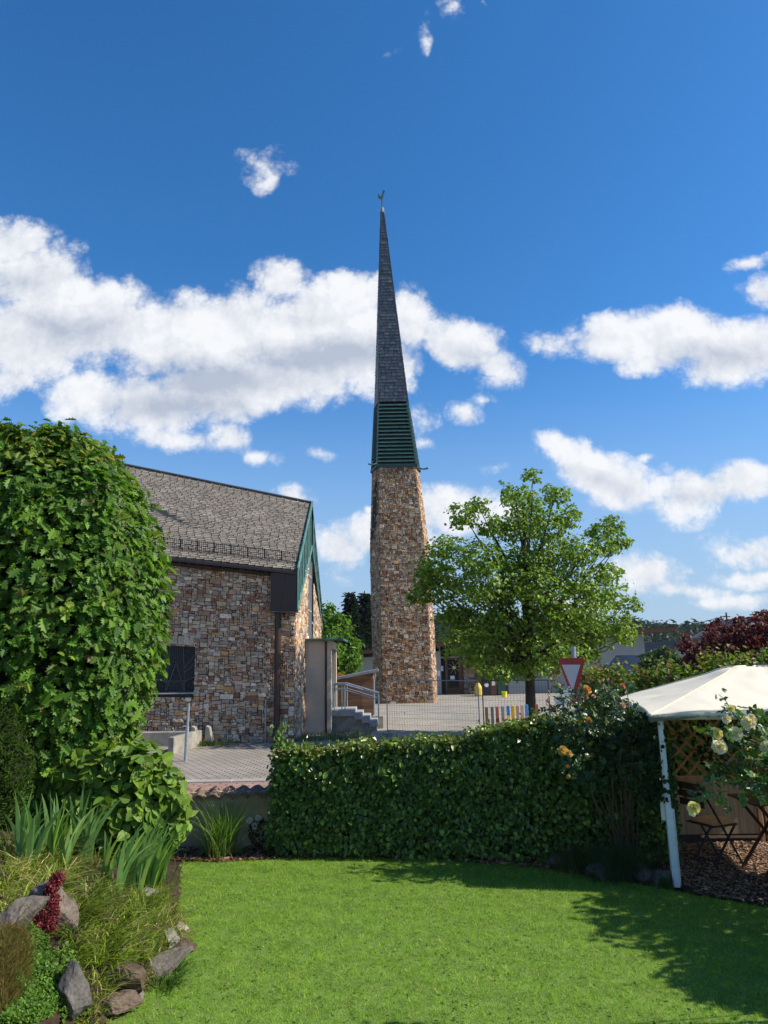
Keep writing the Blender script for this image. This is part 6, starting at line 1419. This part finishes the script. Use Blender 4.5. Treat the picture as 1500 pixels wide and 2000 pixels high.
for ci, cn in enumerate(canes):
    pts = np.array([U2(*q) for q in cn]); pts[0] = wb0 + (r.normal(0, .1), r.normal(0, .1), 0); pts[:, 1] += np.linspace(.2, r.normal(0, .12), len(pts))
    t = np.linspace(0, len(pts) - 1, 40); sm_ = np.stack([np.interp(t, range(len(pts)), pts[:, k]) for k in range(3)], 1)
    for _ in range(2): sm_[1:-1] = (sm_[:-2] + sm_[1:-1] * 2 + sm_[2:]) / 4
    stm.tube(sm_, np.linspace(.007, .002, 40), 6)
    idx = r.integers(12, 40, (16, 12, 15, 14, 12, 12, 16, 16)[ci]); P = sm_[idx] + r.normal(0, .035, (len(idx), 3)); rose_leaves(lv, P, unit(r.normal(0, .45, P.shape) + (.2, -.3, .7)), .045 * r.uniform(.7, 1.25, len(idx)), WC)
for px, py, n, sx in ((1490, 1455, 50, .13), (1475, 1480, 26, .08), (1505, 1500, 50, .13), (1440, 1450, 12, .06), (1492, 1420, 20, .08), (1440, 1522, 12, .06), (1388, 1550, 18, .045), (1480, 1545, 14, .08), (1398, 1425, 6, .03)):
    P = U2(px, py) + r.normal(0, 1, (n, 3)) * (sx, .12, sx * .7); rose_leaves(lv, P, unit(r.normal(0, .45, P.shape) + (.2, -.3, .7)), .043 * r.uniform(.7, 1.25, n), WC)
# the body of the bush, outside the picture on the right
n = 900; P = np.array([4.55, 6.2, .75]) + randdir(n, r) * np.array([1.0, .9, .8]) * r.uniform(.5, 1.05, (n, 1)); P = P[P[:, 0] > P[:, 1] * .56 + .25]; rose_leaves(lv, P, unit(r.normal(0, .5, P.shape) + (.1, 0, .7)), .05 * r.uniform(.7, 1.3, len(P)), WC)
lv.build('leaves', M['leaf_gloss'], wr); stm.build('stems', M['twig'], wr)
WH, WY = [(.82, .79, .68), (.82, .78, .62), (.8, .72, .42)], [(.82, .8, .58), (.82, .77, .4), (.8, .68, .2)]
for px, py, rad, cs in ((1405, 1459, .055, WH), (1438, 1433, .052, WH), (1461, 1411, .06, WH), (1403, 1433, .042, WY), (1419, 1404, .034, WH), (1428, 1384, .028, WY), (1355, 1578, .05, WY), (1499, 1460, .055, WH), (1468, 1400, .026, WH), (1458, 1462, .014, YE)):
    bloom(U(px, py, YW2 - .12), rad * .86, cs, (r.normal(-.1, .35), -.85, .35), wr, 'flower', 5)
n = 12000; lq = thing('shade_shrub', 'large unseen shrub added outside the right edge to shade the corner of the lawn', 'shrub', (6.0, 7.3, 0))
s = MB(); d = randdir(n, r); two = (r.random(n) < .35)[:, None]; P = np.where(two, np.array([5.7, 6.1, 1.3]), np.array([6.05, 7.45, 1.5])) + d * np.where(two, np.array([.75, .75, 1.45]), np.array([.95, 1.6, 1.75])) * r.uniform(.6, 1.05, (n, 1)) ; P = P[P[:, 2] > .05]; leaves(s, P, unit(r.normal(0, .5, P.shape) + (0, 0, .6)), .13, T_SIMPLE, pick([(.05, .1, .02)], len(P), .2, None, r), .4, r); s.build('leaves', M['leaf_gloss'], lq)  # unseen shrub, added and shaped to throw the shadow on the lawn corner
s = MB(); s.tube([(6.0, 7.3, 0), (6.05, 7.3, 1.6)], [.07, .03], 8); s.build('trunk', M['bark'], lq)
# red potted flowers on the table
fp = thing('potted_geranium', 'red flowering pot plant standing on the folding table', 'pot plant', (U(1492, 1560, 9.2)[0], 9.15, tz_))
pc = np.array([U(1494, 1560, 9.2)[0], 9.12, tz_ + .012])
s = MB(); s.tube([pc, pc + (0, 0, .12), pc + (0, 0, .14)], [.06, .085, .09], 14, (.3, .13, .07)); s.build('pot', M['plastic'], fp)
s = MB(); n = 160; d = randdir(n, r); P = pc + (0, 0, .22) + d * np.array([.13, .13, .1]); leaves(s, P, unit(d + (0, 0, .5)), .05, T_WIDE, pick([(.04, .08, .02)], n, .2, None, r), .2, r); s.build('leaves', M['leaf'], fp)
s = MB(); n = 240; d = randdir(n, r); P = pc + (0, -.02, .31) + d * np.array([.12, .1, .07]); leaves(s, P, randdir(n, r), .03, T_PETAL, pick([(.35, .02, .03), (.5, .04, .05)], n, .2, None, r), 0, r); s.build('flowers', M['petal'], fp)
# ivy on the gazebo post and shrubs of the shaded bed
s = MB(); n = 620; zz = r.uniform(.9, 1.92, n); P = fl + np.c_[r.normal(-.08, .1, n), r.normal(.1, .1, n), zz]; leaves(s, P, unit(r.normal(0, .5, (n, 3)) + (-.1, -.8, .2)), .06 * r.uniform(.6, 1.2, n), T_WIDE, pick([(.018, .035, .012), (.025, .05, .014)], n, .2, None, r), .8, r)
n = 420; P = np.c_[r.uniform(3.4, 5.6, n), np.full(n, YPn - .12) + r.normal(0, .06, n), r.uniform(1.0, 1.95, n) + 0]; kp = (P[:, 2] > 1.15 + .35 * np.sin(P[:, 0] * 5)) | (P[:, 0] < 3.75) & (r.random(n) < .6); P = P[kp]; leaves(s, P, unit(r.normal(0, .5, P.shape) + (-.1, -.8, .2)), .065, T_WIDE, pick([(.014, .028, .01), (.02, .04, .012)], len(P), .2, None, r), .8, r)
o = s.build('ivy', M['leaf']); tag(o, 'dark ivy climbing the left gazebo post and the lattice', 'climber')
def tuft(label, px, py, n, L_, cols, w=.005, spread=.18, name='lavender'):
    q = G(px, py); s = MB(); P = np.tile(q, (n, 1)) + np.c_[r.normal(0, spread, n), r.normal(0, spread * .7, n), np.zeros(n)]
    blades(s, P, r.normal(0, .35, (n, 2)), L_ * r.uniform(.6, 1.2, n), w, pick(cols, n, .2, None, r), 3, .12, None, r); o = s.build(name, M['blade']); tag(o, label, 'plant', 'low plants of the shaded bed')
tuft('lavender like tuft left of the gazebo post, in the shade', 1215, 1716, 1500, .42, [(.035, .075, .03), (.05, .095, .035)])
tuft('yellowish low shrub under the hedge end, in the shade', 1135, 1698, 1200, .3, [(.08, .1, .02), (.06, .085, .02), (.1, .12, .02)], name='low_shrub')
tuft('small green weed at the gazebo post foot', 1302, 1735, 90, .16, [(.05, .11, .02)], .012, .05, 'weed')
q = G(1000, 1665); s = MB(); n = 60; P = q + np.c_[r.normal(0, .06, (n, 2)), r.uniform(.1, .3, n)]; leaves(s, P, unit(r.normal(0, .5, (n, 3)) + (0, -.5, .6)), .05, T_WIDE, pick([(.14, .2, .03), (.1, .16, .02)], n, .15, None, r), .4, r); o = s.build('seedling', M['leaf']); tag(o, 'light green seedling sprouting at the hedge foot', 'plant')
# weeds along the church
s = MB(); n = 1500; xs_ = np.concatenate([r.normal(U(395, 1455, 23.9)[0], .5, 600), r.uniform(XC, -.6, 900)]); ys_ = np.concatenate([r.normal(23.9, .15, 600), 24.6 + r.uniform(0, 1, 900) ** 2 * 2.6])
kp = ~((xs_ < XC + .0) & (ys_ > 24.5)); P = np.c_[xs_, ys_, np.zeros(n)][kp]; n = len(P)
blades(s, P, r.normal(0, .6, (n, 2)), r.uniform(.06, .28, n), .02, pick([(.1, .15, .03), (.14, .18, .04), (.08, .13, .02)], n, .2, None, r), 3, .3, None, r)
structure(s, 'weeds', M['blade'], 'stuff')
s = MB(); 
for k in range(5): s.add([(XC - .4 + k * .25, YW - .45 - .2 * (k % 2), .006), (XC + .3 + k * .55, YW + .2 + k * .5, .006), (XC + .6 + k * .55, YW + .9 + k * .5, .006), (XC - .1, YW + .3, .006)], [[0, 1, 2, 3]]) if k == 0 else None
structure(s, 'gravel_strip', M['kerb'])
# chips in the mulch strip at the hedge foot
s = MB(); n = 5000; x_ = r.uniform(-3.0, 2.6, n); y_ = np.interp(x_, [-3, -2.3, -1.3, -.3, 1, 1.95, 2.6], [10.28, 10.18, 10.3, 10.27, 10.07, 9.72, 9.2]) + .02 + r.random(n) ** 1.5 * .7 - (x_ > 1) * .1; a_ = r.uniform(0, 6.28, n); L_ = r.uniform(.012, .04, n)
dv = np.c_[np.cos(a_), np.sin(a_), r.normal(0, .25, n)] * L_[:, None]; wv = np.c_[-np.sin(a_), np.cos(a_), r.normal(0, .3, n)] * (L_ * .45)[:, None]; c_ = np.c_[x_, y_, r.uniform(0, .03, n)]
s.add(np.stack([c_ - dv - wv, c_ + dv - wv, c_ + dv + wv, c_ - dv + wv], 1).reshape(-1, 3), np.arange(4 * n).reshape(-1, 4), pick([(.16, .07, .04), (.24, .12, .07), (.09, .04, .025), (.3, .18, .11)], n, .2, None, r)); structure(s, 'mulch_chips', M['chips'], 'stuff')
# ------------------------------------------------------------------ grass
r = np.random.default_rng(91); n = 620000
x = r.uniform(-4.2, 5.4, n); y = r.uniform(4.2, 10.36, n)
kp = inpoly(np.c_[x, y], LAWN) & (mound_d(x, y) < .02) & (np.abs(x) < .62 * y + .7); x, y = x[kp], y[kp]
edge = np.array([mnoise.noise(Vector((a * 1.1, b * 1.1, 0))) for a, b in zip(x[::8], y[::8])]); edge = np.repeat(edge, 8)[:len(x)]
n = len(x); P = np.c_[x, y, np.full(n, -.004)]
cell = .045; ci = np.floor(x / cell + .6 * np.sin(y * 31)).astype(int) * 7919 + np.floor(y / cell + .6 * np.sin(x * 27)).astype(int) * 104729
hsh = lambda k: (np.sin(ci * 12.9898 % 6283.0 + k * 78.233) * 43758.5453) % 1.0
tuf = hsh(1.0)
big = np.repeat(np.array([mnoise.noise(Vector((a * 3.1, b * 3.1, 5))) for a, b in zip(x[::8], y[::8])]), 8)[:n]
band = np.sin((x * .35 + y) * 2 * math.pi / .55)
tint = pick([(.16, .315, .018), (.215, .39, .022), (.105, .22, .015), (.31, .44, .035), (.44, .41, .15)], n, .2, [.33, .3, .22, .11, .04], r) * (1 + .36 * edge + .42 * big + .10 * band + .42 * (tuf - .5))[:, None]
dry = (edge + big * .8 + r.normal(0, .12, n)) > .30; tint[dry] = tint[dry] * np.array([1.4, 1.04, 1.5])
lean = r.normal(0, .6, (n, 2)) + np.c_[hsh(2.0) - .5, hsh(3.0) - .5] * .9 + np.c_[.12 * band, .05 * band]
s = MB(); blades(s, P, lean, r.uniform(.016, .040, n) * (.5 + 1.0 * tuf) * (1 + .25 * edge), r.uniform(.003, .0055, n), tint, 1, .15, None, r)
nl_ = 9000; q = r.integers(0, n, nl_); q = q[(big[q] < -.18)]; P2 = P[q] + np.c_[r.normal(0, .03, (len(q), 2)), r.uniform(.012, .03, len(q))]
leaves(s, P2, unit(r.normal(0, .35, P2.shape) + (0, 0, 1)), .026, T_WIDE, pick([(.16, .27, .04), (.12, .22, .03)], len(q), .2, None, r), 0, r)
structure(s, 'grass', M['blade'], 'stuff')
# ------------------------------------------------------------------ summer haze over the valley
hm = bpy.data.materials.new('haze'); hm.use_nodes = True
hn = Nodes(hm.node_tree)
pv = hn.n('ShaderNodeVolumePrincipled', ins={'Color': (.75, .84, .95, 1), 'Density': .00011, 'Anisotropy': .2})
hn.n('ShaderNodeOutputMaterial', ins={'Volume': pv.outputs[0]})
s = MB(); s.box((0, 720, 24), (1820, 1580, 52)); structure(s, 'haze', hm, 'stuff')
scene.cycles.volume_bounces = 0
